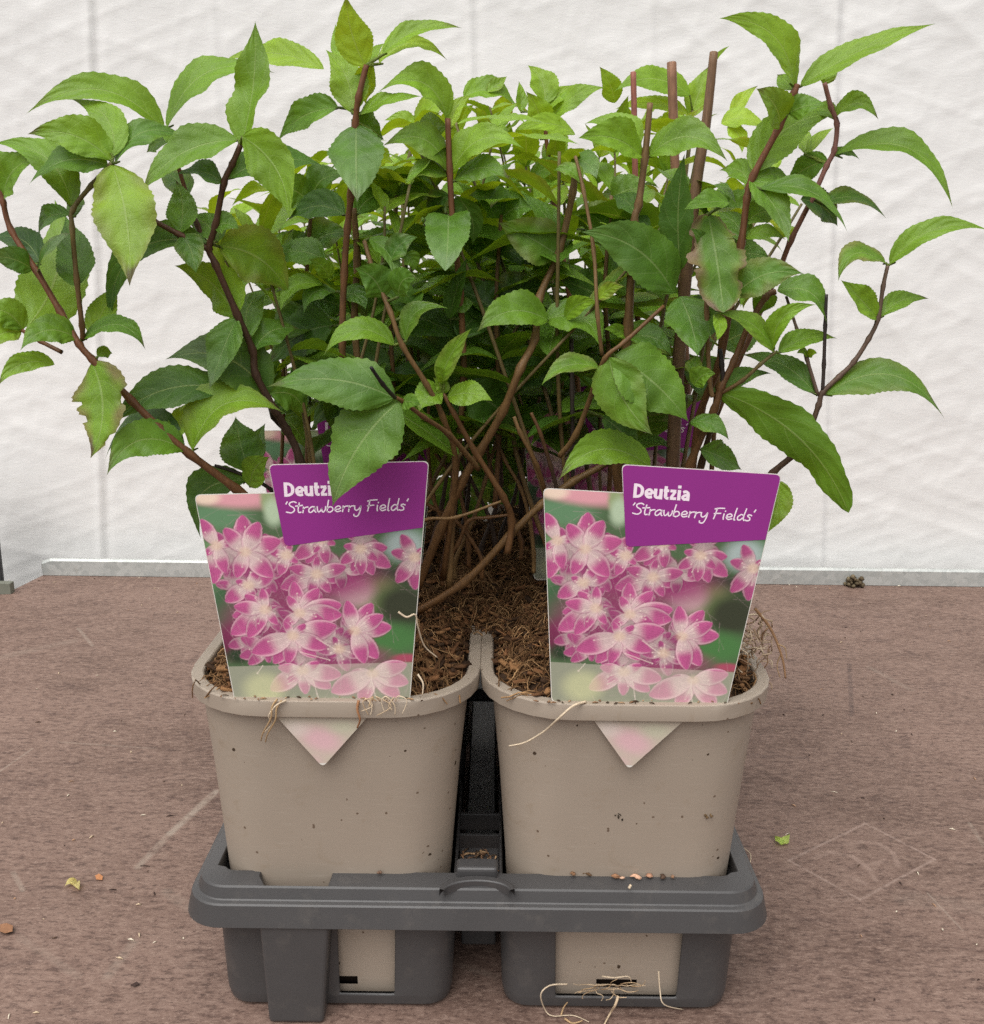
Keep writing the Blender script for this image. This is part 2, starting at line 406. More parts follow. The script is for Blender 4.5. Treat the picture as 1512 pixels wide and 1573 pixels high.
hgt += .0005 * ridge(R(-18), 8.0, 40, 5) ** 2 * (.6 + .6 * mask_r)
hgt += .0006 * ridge(R(20), 14, 52, 6) ** 2
hgt += .0005 * ridge(R(75), 18, 60, 7) ** 2
seams = []
for (tx, ty), (bx, by) in (((140, 60), (155, 830)), ((722, 20), (724, 120)), ((1283, 20), (1270, 880)), ((328, 10), (332, 100)), ((1000, 20), (1002, 110))):
    a, b2 = P(tx, ty, YB), P(bx, by, YB)
    k = (b2.x - a.x) / (b2.z - a.z); k = max(-.06, min(.06, k))
    xc = a.x + (ZZ - a.z) * k
    amp = .0032 if ty in (60,) or tx == 1283 else (.0022 if tx == 722 else .0010)
    hgt += 1.0 * amp * np.exp(-((XX - xc) / .0045) ** 2) - .0020 * amp / .003 * np.exp(-((XX - xc - .009) / .006) ** 2)
me = bpy.data.meshes.new('backdrop')
YY = YB - hgt
co = np.stack([XX, YY, ZZ], -1).reshape(-1, 3)
idx = np.arange(nx * nz).reshape(nz, nx)
fa = np.stack([idx[:-1, :-1], idx[:-1, 1:], idx[1:, 1:], idx[1:, :-1]], -1).reshape(-1, 4)
me.vertices.add(len(co)); me.vertices.foreach_set('co', co.astype(np.float32).ravel())
me.loops.add(fa.size); me.loops.foreach_set('vertex_index', fa.astype(np.int32).ravel())
me.polygons.add(len(fa)); me.polygons.foreach_set('loop_start', np.arange(0, fa.size, 4, dtype=np.int32)); 
me.update(calc_edges=True); me.validate(); me.polygons.foreach_set('use_smooth', [True] * len(me.polygons))
def sheet_material():
    m, nt, b, out = mat_new('white_plastic_sheet'); N = NT(nt); obj = N.obj()
    n1 = N.noise(obj, 3.5, 5, .6); n2 = N.noise(N.mapv(obj, (1, 1, 2.6), (0, R(20), 0)), 38, 6, .7, .8); n3 = N.noise(N.mapv(obj, (1, 1, 2.2), (0, R(-35), 0)), 90, 4, .7, 1.2)
    c = N.mix(n1, (0.80, 0.785, 0.76), (0.86, 0.85, 0.835))
    c = N.mix(N.m('MULTIPLY', N.ss(n2, .50, .70), .10), c, (0.66, 0.61, 0.57))
    N.l(c, b.inputs['Base Color']); b.inputs['Roughness'].default_value = .42; b.inputs['Specular IOR Level'].default_value = .35
    N.l(N.bump(N.m('ADD', n2, N.m('MULTIPLY', n3, .5)), .13, .003), b.inputs['Normal'])
    return m
me.materials.append(sheet_material())
bd = bpy.data.objects.new('backdrop', me); C.objects.link(bd)
tag(bd, 'crinkled white plastic sheet hanging behind the board, with pale vertical seams', 'plastic sheet', kind='structure')

# ---------------------------------------------------------------- pots
def rsq(half, rad, xs_front=None, nstr=12, ncor=7, cx=0.0, cy=0.0, halfy=None):
    """rounded square, counter-clockwise from the front-left; front edge sampled at xs_front (fractions of the straight)"""
    hy = halfy or half
    pts = []
    fr = xs_front or [-1 + 2 * i / nstr for i in range(nstr + 1)]
    st = half - rad
    sides = [((0, -hy), (1, 0), st), ((half, 0), (0, 1), hy - rad), ((0, hy), (-1, 0), st), ((-half, 0), (0, -1), hy - rad)]
    for k, (c, d, s_) in enumerate(sides):
        f = fr if k == 0 else [-1 + 2 * i / nstr for i in range(nstr + 1)]
        for t in f: pts.append((c[0] + d[0] * s_ * t, c[1] + d[1] * s_ * t))
        corner = (c[0] + d[0] * s_, c[1] + d[1] * s_)
        a0 = -math.pi / 2 + k * math.pi / 2
        nrm = (math.cos(a0), math.sin(a0))
        cen = (corner[0] - nrm[0] * rad, corner[1] - nrm[1] * rad)
        for i in range(1, ncor):
            a = a0 + math.pi / 2 * i / ncor
            pts.append((cen[0] + rad * math.cos(a), cen[1] + rad * math.sin(a)))
    return [(x + cx, y + cy) for x, y in pts]
ZR = .1915; TX_ = -.0053
COLX = (-.0844, .0738); ROWY = (.0791, .2374, .3957)
def pot_mesh():
    mb = MB()
    prof = [(.0030, .0540, .024), (.0045, .0560, .024), (.0098, .0567, .024), (.0152, .0571, .0245), (.03, .0578, .025), (.08, .0607, .026), (.13, .0645, .030), (.168, .0682, .0350),
            (.1752, .0688, .036), (.1753, .0742, .0445), (.1757, .0746, .045), (.1837, .0750, .0455), (.1842, .0748, .0455), (.1845, .0743, .045), (.1846, .0694, .040), (.1840, .0684, .039), (.165, .0655, .036), (.120, .0625, .027)]
    rows = []
    for z, h, r in prof:
        rows.append([mb.vert((x, y, z + .007 * min(1, max(0, z - .015) / .10))) for x, y in rsq(h * 1.055, r * 1.055)])
    n = len(rows[0])
    for i, (a, b) in enumerate(zip(rows, rows[1:])):
        for j in range(n):
            if i == 2 and j in (4, 5, 6, 7): continue
            mb.f.append((a[j], a[(j + 1) % n], b[(j + 1) % n], b[j]))
    mb.f.append(tuple(reversed(rows[0])))
    # dark drain recess behind the hole
    return mb
proto = pot_mesh().build('plant_pot', M_POT, smooth='sharp')
m_ = proto.modifiers.new('edge', 'BEVEL'); m_.width = .0004; m_.segments = 1; m_.angle_limit = R(50)
POT_LABEL = [['taupe square pot at the front left, behind the tag crossed by a hanging leaf', 'taupe square pot at the front right, with roots hanging from its drain hole'],
             ['taupe pot directly behind the front left pot, only a bit of rim seen', 'taupe pot directly behind the front right pot, hidden by stems and tags'],
             ['taupe pot in the far left corner of the tray', 'taupe pot in the far right corner of the tray']]
pots = {}
for r_ in range(3):
    for c_ in range(2):
        o = proto if (r_, c_) == (0, 0) else proto.copy()
        if o is not proto: C.objects.link(o)
        o.location = (COLX[c_], ROWY[r_], .001)
        tag(o, POT_LABEL[r_][c_], 'plant pot', 'square taupe pots in the tray'); pots[r_, c_] = o

# ---------------------------------------------------------------- soil with bark chips and fibres
def soil(cx, cy, seed, detail, mound, tilt, half=.0709, hy=None, z0=-.0055, n=44):
    rs = random.Random(seed); mb = MB(); hy = hy or half; kx, ky = half / .0672, hy / .0672
    def hz_(x, y):
        u, v = x / half, y / hy; e = max(abs(u), abs(v)); rr = min(1, (abs(u) ** 3 + abs(v) ** 3) ** (1 / 3))
        z = ZR + z0 + (mound + tilt[0] * u + tilt[1] * v) * max(0, 1 - rr ** 3.2)
        z += .005 * (noise.noise(Vector((x * 55 + seed, y * 55, 3.1)))) + .0035 * noise.noise(Vector((x * 150, y * 150 + seed, 1.7)))
        return z
    if detail == 1.0: mb.box((cx - .050, cy - .0570, .0065), (cx + .050, cy + .05, .06), (.02, .012, .008))
    rows = []
    for i in range(n + 1):
        row = []
        for j in range(n + 1):
            u, v = -1 + 2 * j / n, -1 + 2 * i / n
            # square to rounded square
            k = max(abs(u), abs(v)) / max(1e-6, (abs(u) ** 5 + abs(v) ** 5) ** .2)
            x, y = u * k * half, v * k * hy
            g = rs.uniform(.5, 1.25)
            row.append(mb.vert((cx + x, cy + y, hz_(x, y)), (.052 * g, .030 * g, .017 * g)))
        rows.append(row)
    mb.grid(rows)
    pal = [(.080, .040, .020), (.14, .066, .030), (.23, .108, .048), (.052, .029, .017), (.30, .155, .068), (.040, .024, .015)]
    for k in range(int(1500 * detail)):        # bark chips
        x, y = rs.uniform(-.064, .064) * kx, rs.uniform(-.064, .064) * ky
        if abs(x) > .05 * kx and abs(y) > .05 * ky: continue
        c = Vector((cx + x, cy + y, hz_(x, y) + rs.uniform(0, .0035)))
        L, w, t = rs.uniform(.002, .009), rs.uniform(.0006, .0025), rs.uniform(.0003, .0010)
        a, e = rs.uniform(0, 6.28), rs.uniform(-.5, .5)
        d = Vector((math.cos(a) * math.cos(e), math.sin(a) * math.cos(e), math.sin(e))); s = Vector((-math.sin(a), math.cos(a), rs.uniform(-.7, .7))).normalized(); q = d.cross(s)
        col = mixc(rs.choice(pal), rs.choice(pal), rs.random())
        i = [mb.vert(c + d * (L * sx) + s * (w * sy * (1 if sx < 0 else .6)) + q * (t * sz), col) for sz in (-1, 1) for sy in (-1, 1) for sx in (-1, 1)]
        for f in ((0, 2, 3, 1), (4, 5, 7, 6), (0, 1, 5, 4), (2, 6, 7, 3), (0, 4, 6, 2), (1, 3, 7, 5)): mb.f.append(tuple(i[z] for z in f))
    for k in range(int(2000 * detail)):         # fibres
        x, y = rs.uniform(-.063, .063) * kx, rs.uniform(-.063, .063) * ky
        if abs(x) > .052 * kx and abs(y) > .052 * ky: continue
        a = rs.uniform(0, 6.28); L = rs.uniform(.006, .026); p = Vector((x, y, 0)); pts = []
        lift = rs.uniform(.0005, .008); bend = rs.uniform(-2.5, 2.5)
        for q in range(6):
            pts.append(Vector((cx + p.x, cy + p.y, hz_(p.x, p.y) + lift * math.sin(math.pi * q / 5) + .001)))
            a += bend / 6 + rs.uniform(-.4, .4); p = p + Vector((math.cos(a), math.sin(a), 0)) * (L / 5)
            p.x = max(-.0655 * kx, min(.0655 * kx, p.x)); p.y = max(-.0655 * ky, min(.0655 * ky, p.y))
        g = rs.random(); col = mixc((.12, .060, .026), (.42, .25, .12), g * g)
        mb.tube(pts, rs.uniform(.00018, .00050), col, 3, False)
    return mb
SOIL_LABEL = [['dark fibrous potting mix in the front left pot', 'dark fibrous potting mix heaped in the front right pot'],
              ['potting mix in the middle left pot, shaded by stems', 'potting mix in the middle right pot, shaded by stems'], ['potting mix in the far left pot', 'potting mix in the far right pot']]
for r_ in range(3):
    for c_ in range(2):
        o = soil(COLX[c_], ROWY[r_], 11 + r_ * 2 + c_, 1.0 if r_ == 0 else (.5 if r_ == 1 else .12), .026 if r_ == 0 else .02, (.004 if c_ == 0 else .006, .008)).build('potting_mix', M_SOIL)
        tag(o, SOIL_LABEL[r_][c_], 'potting mix', kind='stuff')

o = soil(TX_ + .002, .235, 91, 2.6, .022, (.0, -.004), .092, .150, -.010, 80).build('spilled_potting_mix', M_SOIL)
tag(o, 'loose peat and fibres heaped over the rims between the pots', 'potting mix', kind='stuff')
# ---------------------------------------------------------------- carry tray
TX = -.0053; TW = .1600; TY0 = -.003; TY1 = .4780
TCY = (TY0 + TY1) / 2; THY = (TY1 - TY0) / 2
tray = empty('carry_tray', (TX, TCY, 0)); tag(tray, 'dark grey plastic carry tray holding the six taupe pots', 'tray')
def tray_rim():
    mb = MB()
    prof = [(.0026, .0556), (.0004, .0554), (0, .0558), (.0026, .0672), (.0034, .0680), (.0054, .0686), (.0060, .0692), (.0078, .0748), (.0086, .0757), (.0150, .0772), (.0195, .0776), (.0202, .0768), (.0206, .0690)]
    notch = [(o, z) if o < .0090 else ({.0150: .0094, .0195: .0096, .0202: .0098, .0206: .0100}[o], {.0150: .0752, .0195: .0725, .0202: .0700, .0206: .064}[o]) for o, z in prof]
    side = [(o if o < .0125 else .0122 + (o - .0122) * .55, z) for o, z in prof]
    nx0, nx1 = (P(397, 1355, .012).x - TX) , (P(512, 1355, .012).x - TX)
    rad = .022; st = TW - rad
    fr = sorted([-1 + 2 * i / 24 for i in range(25)] + [nx0 / st, nx0 / st + .004, nx1 / st - .004, nx1 / st])
    rows = []
    for k, (o, z) in enumerate(prof):
        row = []
        base = rsq(TW - o, max(rad - o * .75, .004), None, 24, 8, 0, 0, THY - o)
        # resample front to own positions
        s_ = (TW - o) - max(rad - o * .75, .004)
        front = []
        for t in fr:
            x = t * st if abs(t) < .97 else math.copysign(s_, t)
            inn = nx0 + .001 < x < nx1 - .001
            oo, zz = notch[k] if inn else prof[k]
            front.append((x, -(THY - oo), zz))
        rest = [(x, y, z) for x, y in base[25:]]
        rs_ = []
        for x, y, zz in rest:
            if abs(y) < THY - rad - .002:       # sides narrower
                x = math.copysign(TW - side[k][0], x); 
            rs_.append((x, y, zz))
        rows.append([mb.vert((TX + x, TCY + y, zz + .007)) for x, y, zz in front + rs_])
    mb.grid(rows, True)
    return mb
o = tray_rim().build('rim', M_TRAY, tray, smooth='sharp')
sm = o.modifiers.new('solid', 'SOLIDIFY'); sm.thickness = .0016; sm.offset = -1
bevel(o, .0006, 2, 22).modifiers['bevel'].harden_normals = True
def pocket(cx, cy, wins):
    mb = MB()
    zs_ = [.0006, .0026, .0082, .0094, .02, .042, .0600, .075]
    def hf(z): return .0640 + (z / .075) * .0026
    st = .0655 - .014
    xs_ = [-1, -.6, .6, 1] + [w / st for w in wins]
    xs_ = sorted(set(round(x, 4) for x in xs_))
    rows = []
    for k, z in enumerate(zs_):
        h = hf(z) - (.003 if k == 0 else 0.0008 if k == 1 else 0)
        rows.append([mb.vert((cx + x, cy + y, z)) for x, y in rsq(h, .014, xs_, 6, 6)])
    n = len(rows[0])
    for i, (a, b) in enumerate(zip(rows, rows[1:])):
        for j in range(n):
            if i in (3, 4, 5) and j < len(xs_) - 1 and wins and xs_[j] >= wins[0] / st - .01 and xs_[j + 1] <= wins[1] / st + .01: continue
            mb.f.append((a[j], a[(j + 1) % n], b[(j + 1) % n], b[j]))
    mb.f.append(tuple(reversed(rows[0])))
    return mb
for r_ in range(3):
    for c_ in range(2):
        wins = ((.0015, .0330) if c_ == 0 else (-.0350, .0345)) if r_ == 0 else (-.030, .030)
        o = pocket(COLX[c_] + (.0006 if c_ == 0 else -.0006), ROWY[r_] - .002, wins).build('pocket', M_TRAY, tray, smooth='sharp')
        sm = o.modifiers.new('solid', 'SOLIDIFY'); sm.thickness = .0018; sm.offset = -1
        bevel(o, .0008, 1, 60)
# front leg
mb = MB(); rows = []
for z, pl, pr in ((.0005, 411, 496), (.0642, 398, 506)):
    yy = 1565 if z < .01 else 1432
    xa, xb = P(pl, yy, TY0 + .001).x, P(pr, yy, TY0 + .001).x
    y0 = TY0 + .0012 + (.002 if z < .01 else 0)
    rows.append([mb.vert((xa, .016, z)), mb.vert((xa, y0, z)), mb.vert((xb, y0, z)), mb.vert((xb, .016, z))])
mb.grid(rows, True); mb.face(*reversed(rows[0])); mb.face(*rows[1])
bevel(mb.build('leg', M_TRAY, tray, smooth=False), .0022, 3)
# centre bar, cross ribs and small arched grip
mb = MB(); cxm = TX + .0003
mb.box((cxm - .0115, .0225, .0655), (cxm + .0115, .060, .0730)); mb.box((cxm - .0105, .060, .006), (cxm + .0105, .45, .0300))
bevel(mb.build('centre_bar', M_TRAY, tray, smooth=False), .0012)
mb = MB(); mb.box((cxm - .0120, .0120, .0660), (cxm + .0105, .0225, .0905))
bevel(mb.build('stop_block', M_TRAY, tray, smooth=False), .002, 3)
for yy, zz in ((.0880, .0640), (.1120, .0640), (.3100, .0640)):
    mb = MB(); w = .0135
    mb.box((cxm - w, yy, zz - .012), (cxm + w, yy + .0022, zz)); bevel(mb.build('cross_rib', M_TRAY, tray, smooth=False), .0008)
mb = MB(); oa, ia = [], []
for k in range(21):
    a = math.pi * k / 20; u = -math.cos(a)
    oa.append(G(733 + u * 58, 1367 - 21 * math.sin(a), .086)); ia.append(G(733 + u * 50, 1369 - 15 * math.sin(a), .086))
rows = []
for z, ring in ((.0815, oa), (.0866, oa), (.0866, ia), (.0815, ia)): rows.append([mb.vert((p.x, p.y, z)) for p in ring])
mb.grid(rows); 
bevel(mb.build('arched_grip', M_TRAY, tray, smooth='sharp'), .0007)
# ---------------------------------------------------------------- picture tags
TS = scale_at(P(756, 1085, .0045))          # metres per photo pixel where the front tags stand
def tl(x, y):            # enlarged-crop pixel of the right tag -> tag coordinates (photo pixels, origin bottom centre, y up)
    a = R(3.4); dx, dy = x - 552, y - 1220
    return ((dx * math.cos(a) + dy * math.sin(a)) / 3.024, -(-dx * math.sin(a) + dy * math.cos(a)) / 3.024)
def paint():
    """the printed flower photograph, as colours on a fine flat grid (rows bottom to top)"""
    S = 1.0; x0, x1, y0, y1 = -190, 195, -112, 340
    W, H = int((x1 - x0) / S), int((y1 - y0) / S)
    gx, gy = np.meshgrid(x0 + (np.arange(W) + .5) * S, y0 + (np.arange(H) + .5) * S)
    img = np.zeros((H, W, 3)); img[:] = (.085, .135, .065)
    def blob(x, y, rx, ry, col, k=1.0, rot=0, soft=.5, loc=False):
        if not loc: x, y = tl(x, y)
        rx, ry = rx / 3.024, ry / 3.024
        a = R(rot); dx, dy = gx - x, gy - y
        u, v = (dx * math.cos(a) + dy * math.sin(a)) / rx, (-dx * math.sin(a) + dy * math.cos(a)) / ry
        d = np.sqrt(u * u + v * v); m = np.clip((1 + soft - d) / (2 * soft), 0, 1); m = m * m * (3 - 2 * m) * k
        img[:] = img * (1 - m[..., None]) + np.array(col) * m[..., None]
    PK, DG, MG, LG = (.72, .34, .38), (.035, .055, .03), (.10, .19, .085), (.22, .30, .10)
    for a in ((180, 300, 150, 60, (.13, .25, .13)), (140, 520, 60, 150, (.15, .28, .12)), (170, 720, 90, 120, (.06, .13, .06)), (170, 880, 70, 80, (.16, .03, .07)), (200, 950, 60, 40, (.03, .05, .025)),
              (860, 640, 180, 60, DG), (860, 720, 110, 80, LG, .7), (760, 700, 90, 70, (.55, .30, .36), .8), (970, 780, 120, 100, (.045, .05, .03)), (900, 930, 150, 70, (.075, .19, .06)),
              (1080, 480, 60, 60, MG), (1010, 500, 90, 70, (.50, .58, .58), .7), (260, 215, 200, 48, PK, 1, -6), (150, 210, 60, 30, (.88, .72, .55), .8), (420, 240, 30, 60, (.30, .36, .18)), (440, 300, 40, 60, (.45, .55, .38)),
              (660, 1000, 200, 60, (.30, .05, .14), .9), (560, 620, 300, 90, (.30, .03, .14), .9), (430, 800, 260, 130, (.28, .04, .13), .9), (960, 1030, 60, 20, (.42, .07, .13), .9)):
        blob(*a)
    rs = np.random.RandomState(3)
    def petal(c, tip, wid=.40, lite=0.0, dark=1.0):
        ax, ay = tl(*c); bx, by = tl(*tip); L = math.hypot(bx - ax, by - ay) + 1e-6
        ux, uy = (bx - ax) / L, (by - ay) / L
        xa, xb = int((min(ax, bx) - 22 - x0) / S), int((max(ax, bx) + 22 - x0) / S); ya, yb_ = int((min(ay, by) - 22 - y0) / S), int((max(ay, by) + 22 - y0) / S)
        xa, ya = max(xa, 0), max(ya, 0); xb, yb_ = min(xb, W), min(yb_, H)
        if xb <= xa or yb_ <= ya: return
        sx, sy = gx[ya:yb_, xa:xb] - ax, gy[ya:yb_, xa:xb] - ay
        t = (sx * ux + sy * uy) / L; s = (-sx * uy + sy * ux)
        tt = np.clip(t, 0.001, .999)
        hw = L * wid * 1.52 * (tt ** .75) * ((1 - tt) ** .72) * 1.16 + .7
        hw = hw * np.where((t < 0) | (t > 1), 0, 1)
        e = np.abs(s) / np.maximum(hw, .01)
        cov = np.clip((1.0 - e) * hw / 1.2 + .5, 0, 1) * np.clip((1.02 - t) * L / 1.3, 0, 1) * np.clip(t * L / 1.5 + .6, 0, 1)
        mag = np.array((.62, .125, .32)); pale = np.array((.80, .50, .55)); white = np.array((.80, .58, .57)); rim = np.array((.80, .48, .55))
        k = np.clip((t - .33) / .32, 0, 1); k = k * k * (3 - 2 * k); k = k * np.clip(1.25 - e ** 2 * .8, 0, 1)
        vein = .5 + .5 * np.cos(s * 2.4 + rs.rand() * 6)
        col = white * (1 - k[..., None]) + mag * k[..., None]
        col = col * (1 - .22 * (vein * (1 - k))[..., None]) * (1 - .28 * (vein * k)[..., None]) * (.86 + .28 * rs.rand(*s.shape)[..., None])
        ee = np.clip((e - .74) / .18, 0, 1)[..., None] * .6
        col = col * (1 - ee) + rim * ee
        edge_dark = np.clip((e - .97) / .03, 0, 1)[..., None]; col = col * (1 - .25 * edge_dark)
        sh = (.78 + .22 * np.clip(s / np.maximum(hw, .5) * (1 if uy * ux > 0 else -1) * .5 + .5, 0, 1))[..., None] * dark
        col = col * sh; col = col * (1 - lite) + pale * lite
        # thin dark gap round the petal
        halo = np.clip(1 - np.abs(e - 1.06) / .14, 0, 1) * ((t > .12) & (t < 1)) * .45
        sub = img[ya:yb_, xa:xb]; sub[:] = sub * (1 - halo[..., None]) + np.array((.22, .02, .10)) * halo[..., None]
        sub[:] = sub * (1 - cov[..., None]) + col * cov[..., None]
    def line(c, tip, col=(.86, .70, .62), w=.55, k=.9):
        ax, ay = tl(*c); bx, by = tl(*tip); L = math.hypot(bx - ax, by - ay) + 1e-6
        ux, uy = (bx - ax) / L, (by - ay) / L; sx, sy = gx - ax, gy - ay
        t = sx * ux + sy * uy; s = np.abs(-sx * uy + sy * ux); m = np.clip((w + .5 - s), 0, 1) * ((t > 0) & (t < L)) * k
        d = np.sqrt((gx - bx) ** 2 + (gy - by) ** 2); m = np.maximum(m, np.clip(1.7 - d, 0, 1) * k)
        img[:] = img * (1 - m[..., None]) + np.array(col) * m[..., None]
    for k in range(30):        # duller flowers behind
        c = (rs.uniform(200, 900), rs.uniform(430, 1010))
        if c[0] > 720 and c[1] > 620: continue
        a0 = rs.uniform(0, 6.28)
        for q in range(5):
            a = a0 + q * 1.257 + rs.uniform(-.2, .2); L = rs.uniform(75, 115); petal(c, (c[0] + L * math.cos(a), c[1] + L * math.sin(a)), .42, 0.0, rs.uniform(.58, .85))
    flowers = [
        ((640, 440), ((560, 545), (700, 470), (650, 555), (510, 520), (600, 500)), .36, .85), ((1050, 560), ((945, 525), (1085, 520), (1035, 710), (955, 670), (1000, 450), (1095, 600)), .36, .8),
        ((600, 600), ((735, 578), (650, 690), (430, 650), (480, 560), (610, 520), (560, 690)), .36, .85), ((810, 500), ((930, 505), (935, 595), (855, 625), (760, 600), (715, 560), (735, 480), (880, 560), (800, 620)), .36, .85),
        ((165, 430), ((112, 305), (128, 605), (105, 470), (245, 420), (190, 560)), .36, 1), ((285, 625), ((170, 693), (400, 595), (340, 560), (230, 600), (300, 690)), .42, .95),
        ((475, 500), ((400, 480), (520, 540), (430, 590), (500, 450)), .4, .95), ((290, 470), ((300, 302), (455, 432), (400, 595), (235, 585), (210, 355), (370, 340)), .40, 1),
        ((660, 960), ((690, 1068), (640, 900), (615, 1000), (770, 1000), (560, 960)), .40, .75), ((330, 930), ((200, 960), (250, 960), (215, 870), (235, 1000), (330, 1000), (420, 900)), .36, .8),
        ((345, 745), ((262, 668), (192, 765), (175, 850), (345, 645), (392, 820), (250, 870), (300, 840), (205, 720)), .36, 1), ((740, 880), ((835, 757), (910, 876), (832, 1020), (768, 1038), (698, 790), (722, 735), (878, 818)), .36, 1),
        ((500, 775), ((490, 625), (602, 668), (695, 752), (690, 800), (455, 690), (610, 825), (415, 830)), .36, 1), ((455, 880), ((425, 812), (352, 1005), (550, 992), (415, 1010), (258, 945), (660, 850), (520, 830), (600, 950)), .36, .97),
        ((800, 1090), ((728, 1230), (910, 1215), (960, 1150), (690, 1085), (872, 1070), (600, 1165), (960, 1060)), .36, 1), ((480, 1050), ((320, 1132), (480, 1165), (600, 1145), (655, 1085), (370, 1025), (560, 1015), (400, 1100)), .36, 1)]
    for c, ps, w, dk in flowers:
        for p in ps: petal(c, p, w, 0.0, dk)
        n = 9
        for k in range(n):
            p = ps[k % len(ps)]; f = rs.uniform(.3, .6)
            line(c, (c[0] + (p[0] - c[0]) * f + rs.uniform(-22, 22), c[1] + (p[1] - c[1]) * f + rs.uniform(-22, 22)), w=.25, k=.7)
        blob(c[0], c[1], 26, 22, (.72, .52, .36), .55)
    for a, b2 in (((480, 960), (610, 1010)), ((560, 900), (640, 960)), ((520, 1090), (535, 1185)), ((440, 1090), (405, 1110)), ((790, 1090), (800, 1200)), ((300, 1010), (270, 1045))): line(a, b2, w=.5)
    # foggy band across the foot of the picture
    band = np.clip((64.5 - gy) / 1.0, 0, 1)[..., None]
    low = img.copy()
    low = low * .62 + np.array((.60, .54, .45)) * .42
    img[:] = img * (1 - band) + low * band
    under = gy < 40
    blob(-88, 28, 90, 70, (.66, .66, .36), .55, 0, .5, True)
    pt = gy < 2
    base = np.array((.52, .45, .36)); img[pt] = base
    blob(-6, -58, 95, 55, (.68, .40, .45), .8, -20, .7, True); blob(-20, -92, 50, 30, (.62, .42, .42), .6, 0, .8, True); blob(30, -38, 60, 30, (.50, .50, .36), .6, 0, .8, True); blob(-45, -40, 60, 35, (.70, .60, .55), .6, 0, .8, True)
    img *= (1 + .05 * (rs.rand(H, W, 1) - .5))
    return img, x0, y0, S
IMG, IX0, IY0, IS = paint()
def sample(x, y):
    j = min(max(int((x - IX0) / IS), 0), IMG.shape[1] - 1); i = min(max(int((y - IY0) / IS), 0), IMG.shape[0] - 1)
    return tuple(IMG[i, j])
def edge_x(y):           # left and right edge of the card at height y
    return -133 - y * .108, 133 + y * .118
def print_sheet(mb, y0, y1, fx, z, step=1.0, corner=(0, 0)):
    rows = []; ny = int((y1 - y0) / step); w = max(abs(fx(y0)[0] - fx(y0)[1]), abs(fx(y1)[0] - fx(y1)[1])); nx_ = int(w / step)
    for i in range(ny + 1):
        y = y0 + (y1 - y0) * i / ny; xa, xb = fx(y)
        for yc, r in ((y0, corner[0]), (y1, corner[1])):
            d = abs(y - yc)
            if r and d < r: e = r - math.sqrt(max(0, r * r - (r - d) ** 2)); xa += e; xb -= e
        rows.append([mb.vert(((xa + (xb - xa) * j / nx_) * TS, -z, y * TS), sample(xa + (xb - xa) * j / nx_, y)) for j in range(nx_ + 1)])
    mb.grid(rows)
def round_poly(pts, rads, n=6):
    out = []; m = len(pts)
    for i in range(m):
        p, a, b = Vector(pts[i]), Vector(pts[i - 1]), Vector(pts[(i + 1) % m]); r = rads[i]
        u, v = (a - p).normalized(), (b - p).normalized()
        if r <= 0: out.append(p); continue
        q0, q1 = p + u * r, p + v * r
        for k in range(n + 1):
            t = k / n; out.append(q0 * (1 - t) ** 2 + p * (2 * t * (1 - t)) + q1 * t * t)
    return out
def slab(mb, poly, z0, z1, col=(1, 1, 1)):
    f = [mb.vert((p.x * TS, -z1, p.y * TS), col) for p in poly]; b = [mb.vert((p.x * TS, -z0, p.y * TS), col) for p in poly]
    mb.f.append(tuple(f)); mb.f.append(tuple(reversed(b)))
    for i in range(len(f)): j = (i + 1) % len(f); mb.f.append((f[i], b[i], b[j], f[j]))
GLY = {'S': (.50, [[(.46, .90), (.30, 1.0), (.10, .88), (.12, .66), (.34, .46), (.40, .22), (.24, .02), (-.04, .10)]]), 't': (.34, [[(.13, .88), (.10, .3), (.16, .03), (.28, .06)], [(-.06, .60), (.14, .62), (.32, .66)]]),
       'r': (.33, [[(.04, .52), (.05, .25), (.04, 0)], [(.05, .28), (.14, .46), (.30, .50)]]), 'a': (.47, [[(.36, .44), (.20, .52), (.03, .30), (.06, .05), (.18, .03), (.32, .28), (.37, .50)], [(.37, .50), (.35, .15), (.43, .02)]]),
       'w': (.54, [[(.0, .50), (.04, .18), (.12, .03), (.22, .18), (.26, .36)], [(.26, .36), (.30, .08), (.38, .03), (.46, .22), (.47, .50)]]), 'b': (.43, [[(.05, 1.05), (.03, .5), (.04, .04)], [(.04, .06), (.20, .0), (.34, .18), (.28, .42), (.14, .46), (.05, .34)]]),
       'e': (.42, [[(.05, .24), (.22, .24), (.33, .36), (.22, .52), (.07, .42), (.04, .18), (.16, .02), (.36, .10)]]), 'y': (.46, [[(.02, .50), (.04, .22), (.14, .10), (.28, .24), (.36, .50)], [(.36, .50), (.34, .0), (.24, -.40), (.06, -.40), (.02, -.24)]]),
       'F': (.50, [[(.10, .90), (.08, .45), (.04, 0)], [(-.02, .88), (.20, .96), (.50, .98)], [(.0, .46), (.20, .50), (.36, .52)]]), 'i': (.18, [[(.05, .50), (.05, .2), (.08, 0)], [(.08, .70), (.09, .75)]]),
       'l': (.20, [[(.08, 1.05), (.05, .5), (.06, .05), (.12, .0)]]), 'd': (.48, [[(.34, .42), (.20, .52), (.04, .30), (.07, .05), (.20, .04), (.32, .24)], [(.40, 1.05), (.36, .5), (.36, .15), (.42, .0)]]),
       's': (.36, [[(.30, .46), (.16, .54), (.08, .42), (.22, .26), (.24, .08), (.12, .0), (-.02, .06)]]), "'": (.12, [[(.08, 1.0), (.02, .80)]]), ' ': (.26, [])}
